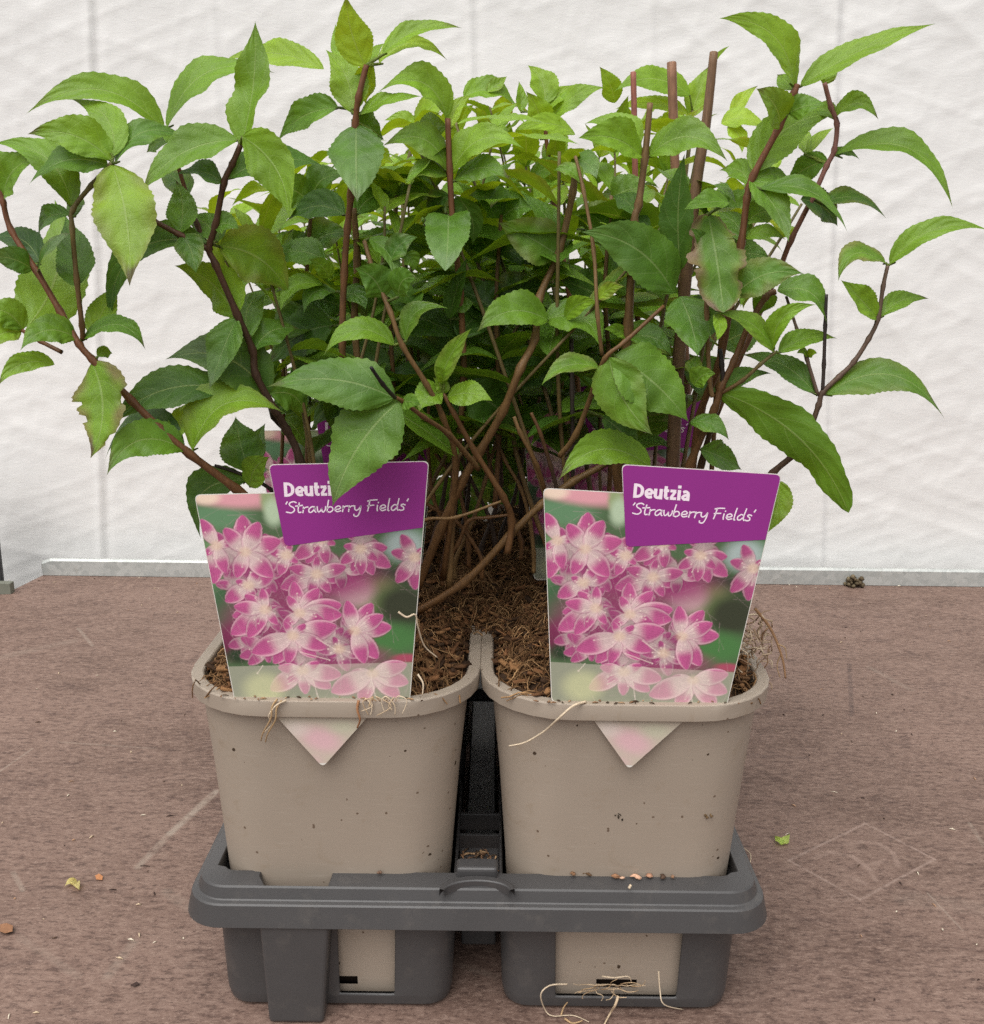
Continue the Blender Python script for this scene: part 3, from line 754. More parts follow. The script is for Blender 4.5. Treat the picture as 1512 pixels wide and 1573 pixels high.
def script_text(mb, text, x, y, width, cap, z, sw):
    tot = sum(GLY[ch][0] for ch in text); k = width / tot
    for ch in text:
        adv, strokes = GLY[ch]
        for st in strokes:
            pts = smooth_path([Vector((x + (p[0] + p[1] * .10) * k, y + p[1] * cap, 0)) for p in st], 5) if len(st) > 2 else [Vector((x + (p[0] + p[1] * .10) * k, y + p[1] * cap, 0)) for p in st]
            L, Rr = [], []
            for i, p in enumerate(pts):
                d = (pts[min(i + 1, len(pts) - 1)] - pts[max(i - 1, 0)]); d = d.normalized() if d.length else Vector((1, 0, 0)); n_ = Vector((-d.y, d.x, 0)) * (sw / 2)
                if i == 0: p = p - d * sw * .3
                if i == len(pts) - 1: p = p + d * sw * .3
                L.append(mb.vert(((p.x + n_.x) * TS, -z, (p.y + n_.y) * TS))); Rr.append(mb.vert(((p.x - n_.x) * TS, -z, (p.y - n_.y) * TS)))
            mb.grid([L, Rr])
        x += adv * k
BOLD = [(18.0, [[(2.7, 0), (2.7, 21.5)], [(2.7, 19), (8, 18.9), (12.6, 16), (14.2, 10.8), (12.6, 5.4), (8, 2.6), (2.7, 2.5)]]), (14.6, [[(2.6, 7.3), (7, 7.3), (11.8, 7.4)], [(11.9, 7.4), (11.0, 11.6), (7.3, 13.4), (3.4, 11.5), (2.4, 7.5), (3.8, 3.7), (7.6, 2.2), (12, 3.0)]]),
        (14.6, [[(2.5, 15.5), (2.5, 5.5), (4.0, 2.9), (6.8, 2.2), (9.5, 3.4), (10.8, 5.6)], [(11.2, 15.5), (11.2, 0)]]), (10.2, [[(4.2, 20), (4.2, 5.5), (5.6, 2.6), (9.2, 2.2)], [(.6, 13.4), (9.2, 13.4)]]),
        (12.4, [[(1, 13.4), (10.4, 13.4)], [(9.2, 13.0), (2.4, 2.6)], [(1.2, 2.2), (11, 2.2)]]), (6.8, [[(2.9, 15.5), (2.9, 0)], [(2.9, 22.2), (2.9, 17.8)]]), (13, [[(2.2, 12.2), (6, 13.5), (9.4, 12.2), (10.3, 9.4)], [(10.5, 10.6), (10.5, 0)], [(10.4, 8.0), (5.4, 7.8), (2.4, 5.0), (4.2, 2.1), (7.6, 2.4), (10.4, 5.0)]])]
def name_text(parent, x, y, width, cap, z):
    mb = MB(); k = width / sum(a for a, _ in BOLD); q = 0
    for adv, strokes in BOLD:
        for st in strokes:
            q += 1; raw = [Vector((x + p[0] * k, y + p[1] * cap / 21.5, 0)) for p in st]
            pts = smooth_path(raw, 5) if len(raw) > 3 else raw; A, Bv = [], []
            for i, p in enumerate(pts):
                d = (pts[min(i + 1, len(pts) - 1)] - pts[max(i - 1, 0)]).normalized(); n_ = Vector((-d.y, d.x, 0)) * (4.9 if abs(d.x) < .5 else 4.1) * .5
                A.append(mb.vert(((p.x + n_.x) * TS, -z - q * 2e-6, (p.y + n_.y) * TS))); Bv.append(mb.vert(((p.x - n_.x) * TS, -z - q * 2e-6, (p.y - n_.y) * TS)))
            mb.grid([A, Bv])
        x += adv * k
    return mb.build('plant_name', M_INK, parent, smooth=False)
def make_tag():
    root = empty('plant_tag', (0, 0, 0))
    mb = MB()
    xl_, xr_ = edge_x(330); xt = edge_x(371)[1]
    body = round_poly([(-134, -1), (-85, -1), (-60, -34), (-6, -104), (58, -34), (84, -1), (134, -1), (xt + 1.2, 372), (-57.5, 373), (-52, 331), (xl_ - 1, 331)], [9, 0, 0, 9, 0, 0, 9, 9, 9, 0, 9])
    slab(mb, body, 0, .0005)
    mb.build('card', M_CARD, root, smooth=False)
    mb = MB(); print_sheet(mb, .5, 330, edge_x, .00056, 1.0, (8, 8)); 
    mb.build('flower_print', M_PRINT, root)
    mb = MB(); print_sheet(mb, -97, -6, lambda y: ((-6 - (y + 104) * .78), (-6 + (y + 104) * .91)), .00056, 1.6, (0, 0)); mb.build('pointed_foot', M_PRINT, root)
    mb = MB(); slab(mb, round_poly([(-41, 250), (edge_x(272)[1] - .5, 273), (xt, 371), (-56.5, 372)], [8, .5, 9, 9]), .0003, .00075); mb.build('name_panel', M_PURPLE, root, smooth=False)
    name_text(root, -37, 324.5, 83, 21.5, .00082)
    mb = MB(); script_text(mb, "'Strawberry Fields'", -38, 300, 182, 17, .00082, 1.9); mb.build('variety_name', M_INK, root, smooth=False)
    return root
def copy_tree(o, parent=None):
    c = o.copy(); C.objects.link(c); c.parent = parent
    for ch in [x for x in bpy.data.objects if x.parent == o]: copy_tree(ch, c)
    return c
def sorted_tag(o, px, py, Y, rot, lean, sc=1.0, yaw=0):
    p = P(px, py, Y); o.location = p; o.rotation_euler = (lean, rot, yaw); o.scale = (sc, 1, sc)
tg = make_tag()
GRP = 'printed picture tags in the pots'
sorted_tag(tg, 496, 1081, .0048, -R(2.2), -R(2.5)); tag(tg, 'front plant tag whose purple name panel is crossed by a hanging leaf', 'plant tag', GRP)
t2 = copy_tree(tg); sorted_tag(t2, 981, 1085, .0048, R(2.7), -R(2.5)); tag(t2, 'front plant tag with every letter of its purple panel readable, unobstructed', 'plant tag', GRP)
t3 = copy_tree(tg); sorted_tag(t3, 540, 916, .156, -R(1.2), -R(2)); tag(t3, 'shaded plant tag behind the leaf-crossed one, only its top showing between stems', 'plant tag', GRP)
t4 = copy_tree(tg); sorted_tag(t4, 925, 893, .156, R(1.2), -R(2)); tag(t4, 'shaded plant tag behind the fully readable one, its name half hidden by stems', 'plant tag', GRP)
t5 = copy_tree(tg); sorted_tag(t5, 905, 826, .307, R(0.5), -R(2)); tag(t5, 'farthest plant tag, a dim pink strip above the half hidden second one', 'plant tag', GRP)
# ---------------------------------------------------------------- shrubs
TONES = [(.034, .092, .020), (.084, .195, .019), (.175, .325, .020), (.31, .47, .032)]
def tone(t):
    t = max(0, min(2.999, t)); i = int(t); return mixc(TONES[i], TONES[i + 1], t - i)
NSEG = 32
def leaf_geo(mb, B, Cc, T, Wd, hw, base, fold=R(24), flip=False, burn=0.0, tip_burn=0.0, seed=0, wav=.10, twist=0.0, curl=0.0, pale=0.0, a_=.78, b_=1.45):
    """one leaf blade: quadratic midrib B-Cc-T, width direction Wd, half width hw"""
    rs = random.Random(seed)
    L = (Cc - B).length + (T - Cc).length
    pk = a_ / (a_ + b_); fm = pk ** a_ * (1 - pk) ** b_
    so = rs.randint(0, 30); rows = []
    ph1, ph2 = rs.uniform(0, 6.3), rs.uniform(0, 6.3); f1 = rs.uniform(7, 12)
    tm = (T - B).normalized(); Wm = (Wd - tm * Wd.dot(tm)).normalized(); Nm = tm.cross(Wm)
    mid = (B + T) * .5; Cc = Cc + Wm * (hw * rs.uniform(-.45, .45)); sgn = 1 if Nm.dot((CAM - mid).normalized() + Vector((0, 0, .75))) > 0 else -1
    if flip: sgn = -sgn
    edge_y = rs.uniform(0, .25); spot = (rs.uniform(.3, .8), rs.uniform(-.8, .8)) if rs.random() < .0 else None
    if not burn and rs.random() < .16: burn = rs.uniform(.1, .35)
    if not tip_burn and rs.random() < .3: tip_burn = rs.uniform(.3, .9)
    bites = [(rs.uniform(.2, .85), rs.choice((-1, 1)), rs.uniform(.03, .07)) for _ in range(4)] if burn > .5 else []
    for i in range(NSEG + 1):
        t = i / NSEG
        p = B * (1 - t) ** 2 + Cc * (2 * t * (1 - t)) + T * t * t
        tan = ((Cc - B) * (1 - t) + (T - Cc) * t); tan.normalize()
        w = Wd - tan * Wd.dot(tan); w.normalize()
        n = tan.cross(w) * sgn
        if twist:
            a = twist * (t - .4); w, n = w * math.cos(a) + n * math.sin(a), n * math.cos(a) - w * math.sin(a)
        f = (t ** a_) * ((1 - t) ** b_) / fm if 0 < t < 1 else 0
        h = hw * f
        row = []
        for s in (-1, -.72, -.38, 0, .38, .72, 1):
            sa = abs(s); hh = h * (s)
            if sa == 1:
                hh *= 1 + (.030 if i % 2 else -.030) + .03 * math.sin(t * 13 + ph1)
                for bt, bs, bw in bites:
                    if bs == s and abs(t - bt) < bw: hh *= .72
            an = fold * (1 - .45 * t)
            lift = abs(hh) * math.sin(an) - curl * h * sa * sa
            wv = wav * h * sa * (math.sin(t * f1 + ph1 + (1.9 if s > 0 else 0)) + .5 * math.sin(t * f1 * 2.1 + ph2)) + .10 * h * math.sin(t * 31 + ph2 + s) * sa * (1 - sa)
            q = p + w * (hh * math.cos(an)) + n * (lift + wv)
            c = base
            g = noise.noise(Vector((t * 3 + so, s * 1.2, seed * .37)))
            c = tuple(max(0, x * (1 + .22 * g)) for x in c)
            if pale: c = mixc(c, (.34, .42, .30), pale * max(0, t - .3) * (0.6 + .8 * abs(g)))
            if burn:
                e = sa + .35 * g + .1 * math.sin(t * 19 + ph2)
                k = max(0, min(1, (e - .68) / .2)) * burn; k2 = max(0, min(1, (e - .48) / .2)) * burn
                c = mixc(c, (.22, .24, .05), .6 * k2); c = mixc(c, (.20, .115, .075), .9 * k)
            if tip_burn:
                k = max(0, min(1, (t + .12 * g + .05 * s - .86) / .07)) * tip_burn
                c = mixc(c, (.075, .040, .025), .9 * k)
            c = mixc(c, (.25, .34, .03), edge_y * sa ** 3 * (.6 + g))
            if spot and (t - spot[0]) ** 2 * 9 + (s - spot[1]) ** 2 < .05 * (1 + g): c = (.10, .06, .03)
            row.append(mb.vert(q, c, (.5 + .5 * s, so + min(t, .999))))
        rows.append(row)
    mb.grid(rows)
STEMS = []       # filled below: (plant key, points, r0, r1, colours, leaves)
def leaf_px(mb, bx, by, tx, ty, wpx, c, r, tn, Yb, dY=0.0, o=None, seed=0):
    o = o or {}
    B, T = P(bx, by, Yb), P(tx, ty, Yb + dY)
    L = math.hypot(tx - bx, ty - by); dx, dy = (tx - bx) / L, (ty - by) / L
    n = (dy, -dx)
    if n[1] > 0: n = (-n[0], -n[1])
    mx, my = (bx + tx) / 2 + n[0] * c * L, (by + ty) / 2 + n[1] * c * L
    Ym = Yb + dY * .5 + o.get('dm', 0)
    M = P(mx, my, Ym); Cc = M * 2 - (B + T) * .5
    nimg = (P(mx + n[0] * 8, my + n[1] * 8, Ym) - M).normalized()
    rr = R(r); Wd = nimg * math.cos(rr) + Vector((0, 1, 0)) * math.sin(rr)
    hw = .88 * wpx * scale_at(M) / 2 / max(.42, math.cos(rr) * .93)
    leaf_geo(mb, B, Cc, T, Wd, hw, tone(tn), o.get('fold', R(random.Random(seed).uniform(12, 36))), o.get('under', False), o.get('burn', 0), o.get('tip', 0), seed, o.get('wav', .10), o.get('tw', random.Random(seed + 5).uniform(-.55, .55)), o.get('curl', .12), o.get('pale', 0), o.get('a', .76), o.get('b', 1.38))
BR, RD, GN, DK = (.125, .058, .020), (.16, .060, .026), (.15, .13, .045), (.035, .024, .018)
TAN = (.18, .105, .040)
def S(plant, pts, r0, r1, c0, c1, leaves=()): STEMS.append((plant, pts, r0, r1, c0, c1, leaves))
U = dict(under=True)
# ---- front left shrub: stems as (x, y, depth); leaves as (base, tip, width, arch, roll, tone[, depth change, options])
S('fl', [(520, 905, .07), (450, 822, .055), (364, 752, .04), (291, 697, .03), (245, 657, .026), (202, 615, .024), (142, 552, .022), (122, 529, .022), (93, 479, .024), (56, 416, .026), (17, 353, .03), (5, 311, .03), (2, 290, .03)], 7.5, 4, BR, RD, [
    (285, 692, 164, 730, 62, .30, 35, 1.2, -.03, dict(tip=.6)), (282, 688, 158, 716, 42, .42, 45, .5, .03), (296, 692, 436, 634, 72, .34, 40, 1.9, .01, dict(tip=.5)), (268, 680, 304, 610, 36, .1, 20, 2.1, .03),
    (141, 556, 139, 704, 96, -.06, 15, 1.75, -.02, dict(burn=.75, tip=1, fold=R(12))), (84, 560, -4, 594, 34, .20, 35, 1.9, -.02), (118, 520, 31, 539, 44, .26, 42, 1.4, -.02), (128, 520, 224, 538, 30, .30, 55, 1.2, -.015),
    (140, 515, 184, 433, 46, .05, 10, 2.0, .02), (150, 548, 173, 543, 22, .2, 30, 1.6), (41, 503, 84, 306, 104, -.10, -8, 1.75, .05, dict(under=True, fold=R(8))),
    (62, 405, -18, 368, 46, .25, 30, .1, .02), (58, 416, 108, 358, 28, .12, 60, .9, -.02, dict(pale=.5)), (50, 414, -20, 396, 30, .1, 50, .7, -.02, dict(pale=.4)), (6, 306, 60, 240, 70, .22, 25, 1.5, -.01), (4, 300, -40, 230, 60, .2, 30, 1.4, .02)])
S('fl', [(95, 541, .028), (62, 524, .03), (33, 507, .03)], 3.6, 3, BR, RD, [(35, 507, -30, 478, 44, .2, 35, 1.7, -.01), (33, 510, -25, 548, 46, .25, 35, 1.9, -.02)])
S('fl', [(127, 520, .022), (126, 500, .02), (118, 430, .018), (111, 350, .016), (112, 322, .016), (140, 285, .016), (172, 250, .015)], 4.2, 3.5, BR, GN, [
    (173, 252, 199, 440, 100, .03, 12, 2.25, -.03, dict(tip=1, fold=R(14), wav=.16)), (170, 246, 42, 206, 66, .12, 28, 2.0, -.01, dict(fold=R(30))), (174, 240, 108, 152, 52, .28, 20, 2.05, .02, dict(tip=.5)), (166, 254, 44, 284, 56, .22, 40, 1.15, -.01),
    (178, 250, 288, 214, 42, .25, 40, 1.1, .02), (110, 318, -12, 220, 60, .26, 30, 1.5, .01), (108, 330, 60, 372, 30, .3, 40, .8, .03), (116, 332, 128, 300, 26, .2, 30, 1.3, .02), (118, 440, 100, 330, 62, .1, 10, 1.1, .04)])
S('fl', [(500, 880, .07), (462, 712, .06), (440, 660, .055), (423, 631, .05), (393, 575, .046), (388, 538, .045), (364, 482, .04), (331, 406, .035), (321, 382, .034), (331, 347, .032), (344, 281, .03), (357, 252, .03), (370, 222, .03)], 7, 4.4, DK, (.085, .036, .016), [
    (371, 222, 392, 32, 76, -.04, 18, 1.6, .01, dict(wav=.22, tw=.7)), (372, 210, 444, 338, 76, .10, -22, 2.0, -.02, dict(fold=R(16))), (365, 215, 218, 294, 68, .14, 30, 1.5, -.015, dict(fold=R(26))), (341, 280, 270, 268, 30, .2, 60, .5), (352, 274, 502, 258, 58, .18, 45, .8, .02),
    (328, 350, 367, 352, 38, .15, 25, 1.1), (362, 487, 268, 408, 78, .10, -25, 1.9, .01, U), (336, 378, 444, 452, 92, .18, 20, 1.7, .02), (364, 488, 322, 598, 60, .05, 15, 1.0, -.01, dict(pale=.5)), (335, 372, 280, 335, 40, .2, 35, 1.3, .02),
    (390, 540, 460, 505, 46, .2, 40, 1.0, .02), (384, 520, 420, 440, 52, .2, 20, 1.2, .03), (318, 372, 170, 505, 64, .30, 30, .55, .005)])
S('fl', [(322, 384, .034), (277, 361, .03), (235, 338, .03), (216, 326, .032)], 4.5, 3.6, (.085, .036, .016), (.085, .036, .016), [(276, 358, 270, 276, 52, .08, 10, 1.2, .01), (281, 360, 301, 420, 48, .1, 15, .9, -.01), (232, 334, 190, 300, 30, .2, 40, 1.0, .02), (218, 326, 190, 360, 32, .2, 40, 1.1, .02)])
S('fl', [(320, 382, .036), (303, 345, .04), (290, 308, .045), (272, 250, .045), (258, 205, .045)], 4, 3, (.085, .036, .016), RD, [
    (252, 200, 40, 175, 56, .24, 38, 1.75, -.02, dict(tip=.4)), (257, 197, 422, 112, 56, .28, 38, 1.8, .01), (258, 204, 272, 232, 30, .1, 20, 1.5, -.01), (262, 215, 225, 235, 30, .1, 40, 1.2, .02), (290, 300, 240, 262, 40, .2, 30, 1.2, .03)])
S('fl', [(600, 905, .08), (575, 790, .075), (548, 680, .07), (530, 600, .066), (526, 520, .062), (529, 420, .06), (534, 350, .058), (539, 300, .056), (546, 190, .052), (551, 150, .05), (563, 100, .05)], 5.6, 4.6, TAN, RD, [
    (562, 102, 532, -8, 62, -.10, 12, 2.75, -.01, dict(fold=R(18))), (588, 84, 710, 43, 34, .14, 35, 2.1), (583, 98, 688, 93, 34, .26, 40, 2.6, .02), (574, 98, 562, 160, 42, .05, 15, 2.6, .02), (520, 92, 515, 36, 24, .05, 10, 2.2, .05),
    (541, 174, 500, 76, 66, .10, 10, 2.2, .01), (553, 176, 648, 148, 28, .10, 50, 1.9), (547, 192, 549, 310, 92, .02, 6, .95, -.03, dict(pale=.55, fold=R(14), tip=.3)), (520, 165, 427, 216, 52, .18, 30, 1.2, .02), (498, 106, 352, 88, 44, .12, 35, 2.5, .03, dict(a=.8, b=.8)),
    (540, 185, 590, 215, 50, .1, 30, .8, .03), (565, 100, 592, 66, 24, .1, 30, 2.2, .02)])
S('fl', [(610, 905, .085), (585, 780, .08), (560, 640, .075), (545, 500, .075), (549, 400, .07), (543, 320, .065)], 6, 5, TAN, TAN, [
    (500, 400, 404, 408, 46, .2, 40, 1.2, .0), (496, 437, 431, 478, 30, .25, 35, 1.8, -.015), (506, 428, 474, 398, 30, .15, 15, 1.8, -.01), (516, 448, 467, 482, 30, .3, 40, 1.1, -.01), (521, 452, 562, 476, 32, .2, 40, 1.0, -.01), (512, 500, 412, 562, 78, .08, 25, .8, .02),
    (530, 330, 440, 340, 50, .2, 35, .5, .02), (548, 330, 610, 300, 40, .2, 30, 1.0, .03), (524, 520, 440, 590, 60, .1, 20, .7, .03)])
S('fl', [(440, 660, .075), (420, 640, .06), (411, 608, .05)], 5, 3, DK, DK, [(412, 608, 254, 552, 88, .14, 28, .25, -.01, dict(pale=.3)), (352, 598, 165, 656, 64, .18, 35, .5, -.02), (414, 606, 470, 640, 50, .2, 30, 1.0, .02)])
S('fl', [(455, 790, .07), (420, 755, .065), (384, 733, .06), (330, 715, .06)], 3.5, 2.5, DK, DK, [(384, 726, 362, 640, 78, .05, 12, .95, .02), (378, 738, 309, 828, 62, .34, 30, .65, -.01), (384, 748, 414, 702, 48, .1, 20, 1.9), (380, 730, 408, 650, 50, .0, 10, .9, .03)])
S('fl', [(690, 905, .08), (697, 760, .08), (712, 600, .075), (707, 450, .07), (696, 345, .062), (691, 262, .06), (688, 182, .06)], 5.5, 4.5, TAN, RD, [
    (687, 180, 580, 142, 60, .36, 32, 1.9, -.01), (694, 196, 727, 146, 30, .15, 15, 2.6, .01), (688, 264, 588, 224, 54, .30, 32, 1.75, -.01), (694, 266, 805, 228, 56, .26, 34, 2.1, -.01), (688, 270, 622, 284, 32, .2, 40, 1.6, -.01), (699, 278, 784, 276, 42, .2, 38, 1.3),
    (689, 330, 684, 416, 84, .02, 8, 1.15, -.035, dict(pale=.6, fold=R(30), a=.35, b=.9)), (700, 300, 726, 376, 48, .1, -15, .5, .01), (690, 300, 667, 342, 42, .1, 20, .5, .01), (686, 195, 640, 225, 40, .2, 30, 1.5, .03), (690, 490, 718, 394, 32, .05, 25, .6, -.01), (700, 472, 729, 465, 28, .1, 30, 1.0),
    (664, 604, 690, 456, 84, -.05, 15, .65, .03), (705, 520, 760, 470, 60, .1, 20, .35, .03)])
S('fl', [(680, 890, .08), (700, 720, .06), (680, 640, .045), (655, 590, .04), (618, 530, .035), (600, 480, .035), (575, 420, .04), (560, 370, .045)], 5, 3.5, BR, TAN, [
    (606, 530, 497, 546, 40, .30, 40, 1.7, -.01), (624, 524, 690, 474, 34, .34, 35, 1.3), (588, 456, 545, 412, 62, .08, 20, .85, -.01), (567, 366, 606, 432, 32, .15, 40, 1.2, -.01, dict(pale=.4)), (622, 390, 634, 418, 30, .1, 20, 1.3), (600, 402, 642, 364, 42, .15, 25, .9), (612, 456, 642, 428, 46, .2, 30, 1.0),
    (640, 480, 600, 440, 50, .1, 25, .8, .02), (580, 440, 640, 480, 40, .2, 30, 1.0, .01)])
S('fl', [(735, 720, .05), (690, 668, .02), (650, 640, .0), (618, 616, -.012), (606, 610, -.014)], 4.5, 3, TAN, BR, [
    (607, 612, 410, 594, 82, .12, 30, 1.05, -.005, dict(fold=R(14), curl=.25)), (614, 616, 511, 778, 112, .12, 22, 1.1, -.012, dict(fold=R(12), curl=.2, tip=.35, pale=.25)), (618, 618, 646, 622, 26, .2, 30, 1.0)])
S('fl', [(607, 611, -.018), (588, 590, -.028), (570, 564, -.034)], 3.4, 2.8, DK, (.012, .010, .010))
S('fl', [(780, 850, .06), (786, 800, .06), (773, 763, .055), (730, 694, .05), (697, 634, .045), (681, 605, .045)], 5.5, 3.5, BR, BR, [
    (676, 588, 725, 504, 36, .08, 20, 2.0, -.01, dict(burn=.25)), (680, 602, 644, 632, 48, .2, 30, 1.9, -.01), (688, 610, 757, 616, 40, .18, 35, 2.25, -.01), (682, 606, 665, 580, 24, .1, 20, 2.1), (682, 590, 668, 562, 20, .1, 20, 1.9)])
S('fl', [(640, 905, .075), (677, 813, .07), (710, 740, .065), (737, 694, .06), (773, 631, .055), (800, 565, .05), (822, 520, .06), (829, 457, .072), (859, 387, .075), (880, 295, .075), (884, 250, .075)], 7, 5, BR, TAN, [
    (842, 492, 733, 510, 60, .26, 35, 1.5, -.02), (836, 492, 924, 538, 62, .24, 35, 1.5, -.02), (868, 490, 919, 464, 32, .12, 30, 2.1, -.02), (858, 392, 766, 342, 80, .06, 15, 1.4, -.01, dict(burn=.3)), (862, 385, 800, 296, 44, .1, 20, 1.2, .005), (880, 242, 917, 274, 40, .1, 30, 1.1, -.02, dict(pale=.7)),
    (720, 600, 797, 655, 90, .1, 15, .75, .03), (690, 640, 664, 748, 48, .05, 10, 1.9, .05)])
S('fl', [(560, 900, .07), (600, 840, .06), (650, 800, .055), (700, 795, .05), (770, 770, .05)], 4, 2, BR, TAN)
# ---- front right shrub
S('fr', [(640, 940, .07), (714, 894, .068), (783, 823, .066), (833, 774, .066), (880, 740, .068), (945, 700, .07), (960, 640, .07)], 6.2, 5, BR, (.14, .085, .03))
S('fr', [(975, 905, .07), (950, 720, .065), (958, 600, .06), (965, 506, .055), (974, 348, .05), (981, 315, .05), (991, 242, .05), (999, 158, .05)], 9.5, 4.6, BR, TAN, [
    (985, 240, 888, 212, 64, .20, 32, 1.8, -.02), (997, 240, 1118, 248, 60, .30, 32, 1.7, -.02, dict(tip=.5)), (980, 228, 898, 190, 48, .2, 30, 2.0, .01), (1035, 450, 893, 356, 94, .12, 18, .95, -.02, dict(fold=R(16), pale=.15)), (1045, 455, 1072, 547, 80, .0, 8, .95, -.025, dict(fold=R(16))),
    (1046, 415, 1052, 236, 58, .04, 30, .4, -.01), (965, 520, 1032, 546, 38, .2, 35, 1.0, -.01), (960, 540, 1032, 546, 22, .1, 30, 2.9, .01), (964, 520, 927, 506, 22, .15, 30, 1.7, -.01), (975, 330, 940, 300, 36, .1, 30, .8, .02)])
S('fr', [(860, 700, .06), (885, 667, .05), (912, 598, .04), (930, 550, .03), (960, 525, .03), (1020, 470, .035)], 4.5, 3, TAN, BR, [
    (935, 548, 1003, 668, 84, -.08, -18, 1.5, -.015, dict(fold=R(10), curl=.2)), (944, 546, 1058, 648, 100, .10, 25, 1.2, -.005, dict(fold=R(12), curl=.2)), (925, 640, 982, 700, 58, .1, 30, .6, .01), (920, 565, 832, 592, 32, .18, 40, 1.5, -.01, dict(tip=.0)), (1000, 718, 858, 738, 60, .24, 35, 1.9, -.02)])
S('fr', [(925, 545, .035), (918, 482, .03), (912, 383, .035), (896, 290, .04), (884, 240, .045)], 3, 2.6, TAN, TAN, [(920, 460, 960, 440, 26, .1, 20, 2.6, -.01, dict(burn=.5)), (890, 280, 850, 262, 30, .2, 35, 1.4)])
S('fr', [(880, 800, .08), (880, 680, .07), (879, 600, .07), (878, 520, .07)], 3.5, 3.2, DK, DK)
S('fr', [(839, 760, .07), (825, 715, .06), (799, 664, .055), (790, 640, .055)], 3.5, 3, BR, TAN)
S('fr', [(858, 760, .065), (846, 715, .06), (830, 665, .055), (816, 634, .055)], 3.2, 2.6, DK, BR)
S('fr', [(1010, 880, .06), (1060, 715, .045), (1098, 628, .035), (1108, 595, .034), (1128, 555, .034), (1151, 499, .034), (1177, 456, .034), (1192, 448, .034)], 7, 4.5, BR, BR, [
    (1194, 447, 1270, 498, 48, .30, 35, 1.2, -.01), (1128, 455, 1234, 420, 62, .20, 28, 1.05, -.01), (1190, 452, 1160, 490, 40, .2, 20, .7, .03), (1066, 592, 1100, 574, 36, .2, 25, 1.4, -.01), (1064, 575, 1072, 545, 26, .1, 30, 1.4), (1060, 650, 1120, 676, 30, .2, 35, 1.0, -.01, dict(tip=1)), (1075, 690, 1140, 722, 46, .1, 30, 1.0, .02)])
S('fr', [(1040, 870, .06), (1078, 712, .05), (1108, 600, .035), (1109, 560, .034), (1106, 536, .034)], 6, 3.4, BR, (.012, .010, .010), [(1105, 603, 1304, 788, 68, .10, -30, 1.25, -.03, dict(fold=R(8), wav=.16, curl=.2, a=.55, b=.62)), (1108, 602, 1186, 574, 28, .15, 35, .8, .01)])
S('fr', [(1108, 604, .034), (1140, 585, .03), (1168, 560, .026), (1192, 540, .024)], 3.2, 2.6, BR, GN, [(1187, 538, 1254, 468, 34, .26, 30, 1.7, -.01), (1196, 542, 1287, 520, 34, .10, 35, 1.6), (1190, 541, 1098, 480, 34, .14, 35, 1.8, -.01), (1100, 482, 1101, 524, 26, .1, 10, 2.0, -.02)])
S('fr', [(1095, 610, .034), (1090, 580, .034), (1086, 480, .034), (1084, 400, .036), (1086, 330, .038)], 3.6, 3, TAN, BR, [(1088, 328, 1112, 480, 92, -.02, 10, 1.25, -.025, dict(burn=1.0, fold=R(10), wav=.2, a=.45, b=.6)), (1120, 310, 1050, 322, 34, .1, 40, 1.2, -.01), (1086, 400, 1060, 350, 30, .1, 30, .8)])
S('fr', [(1060, 760, .07), (1075, 640, .06), (1105, 560, .05), (1122, 470, .05), (1139, 374, .05), (1148, 304, .05), (1157, 271, .05), (1197, 195, .048), (1220, 143, .046), (1225, 130, .046)], 6, 5, BR, RD, [
    (1220, 134, 1105, 28, 62, .22, 30, 2.2, -.015, dict(tw=.5)), (1229, 133, 1438, 36, 40, .06, 42, 2.1, -.01, dict(tip=.2)), (1222, 138, 1194, 114, 34, .1, 20, 1.9, .02), (1200, 196, 1162, 136, 54, .12, 30, 1.9, -.02, dict(pale=.3)), (1212, 174, 1270, 160, 38, .15, 30, 1.3, -.01), (1158, 264, 1292, 172, 66, .12, 25, 1.9, .02),
    (1152, 276, 1212, 372, 52, .10, 25, 1.3, -.02, dict(pale=.3)), (1168, 290, 1302, 356, 34, .22, 45, 1.2, -.015), (1230, 306, 1287, 348, 50, .2, 25, .25, .02), (1160, 276, 1218, 282, 28, .2, 35, 1.4, .01), (1145, 366, 1207, 368, 24, .2, 40, 1.5), (1146, 345, 1202, 330, 42, .2, 30, 1.4, .01),
    (1140, 372, 1090, 330, 40, .2, 30, 1.2, .02), (1150, 285, 1105, 262, 40, .2, 30, 1.5, .02)])
S('fr', [(1100, 640, .08), (1150, 520, .075), (1195, 420, .07), (1215, 370, .065), (1250, 300, .06), (1270, 255, .06), (1282, 230, .06), (1286, 190, .06), (1277, 165, .06), (1267, 127, .06)], 4.5, 3.8, BR, (.26, .11, .09), [
    (1266, 130, 1291, 94, 28, .12, 20, 1.8), (1284, 238, 1464, 320, 46, .26, 40, 1.5, -.02, dict(tip=.3)), (1276, 242, 1322, 246, 18, .2, 40, 1.1), (1272, 246, 1208, 282, 38, .14, 35, 1.0, .02), (1240, 236, 1282, 196, 18, .1, 35, 2.4, .03), (1236, 236, 1244, 200, 24, .05, 15, 2.3, .03), (1283, 182, 1350, 184, 34, .34, 35, 1.7, -.01, dict(tw=.5)),
    (1264, 312, 1362, 336, 28, .2, 42, 1.0, .01), (1284, 185, 1240, 165, 26, .2, 30, 1.6, .02)])
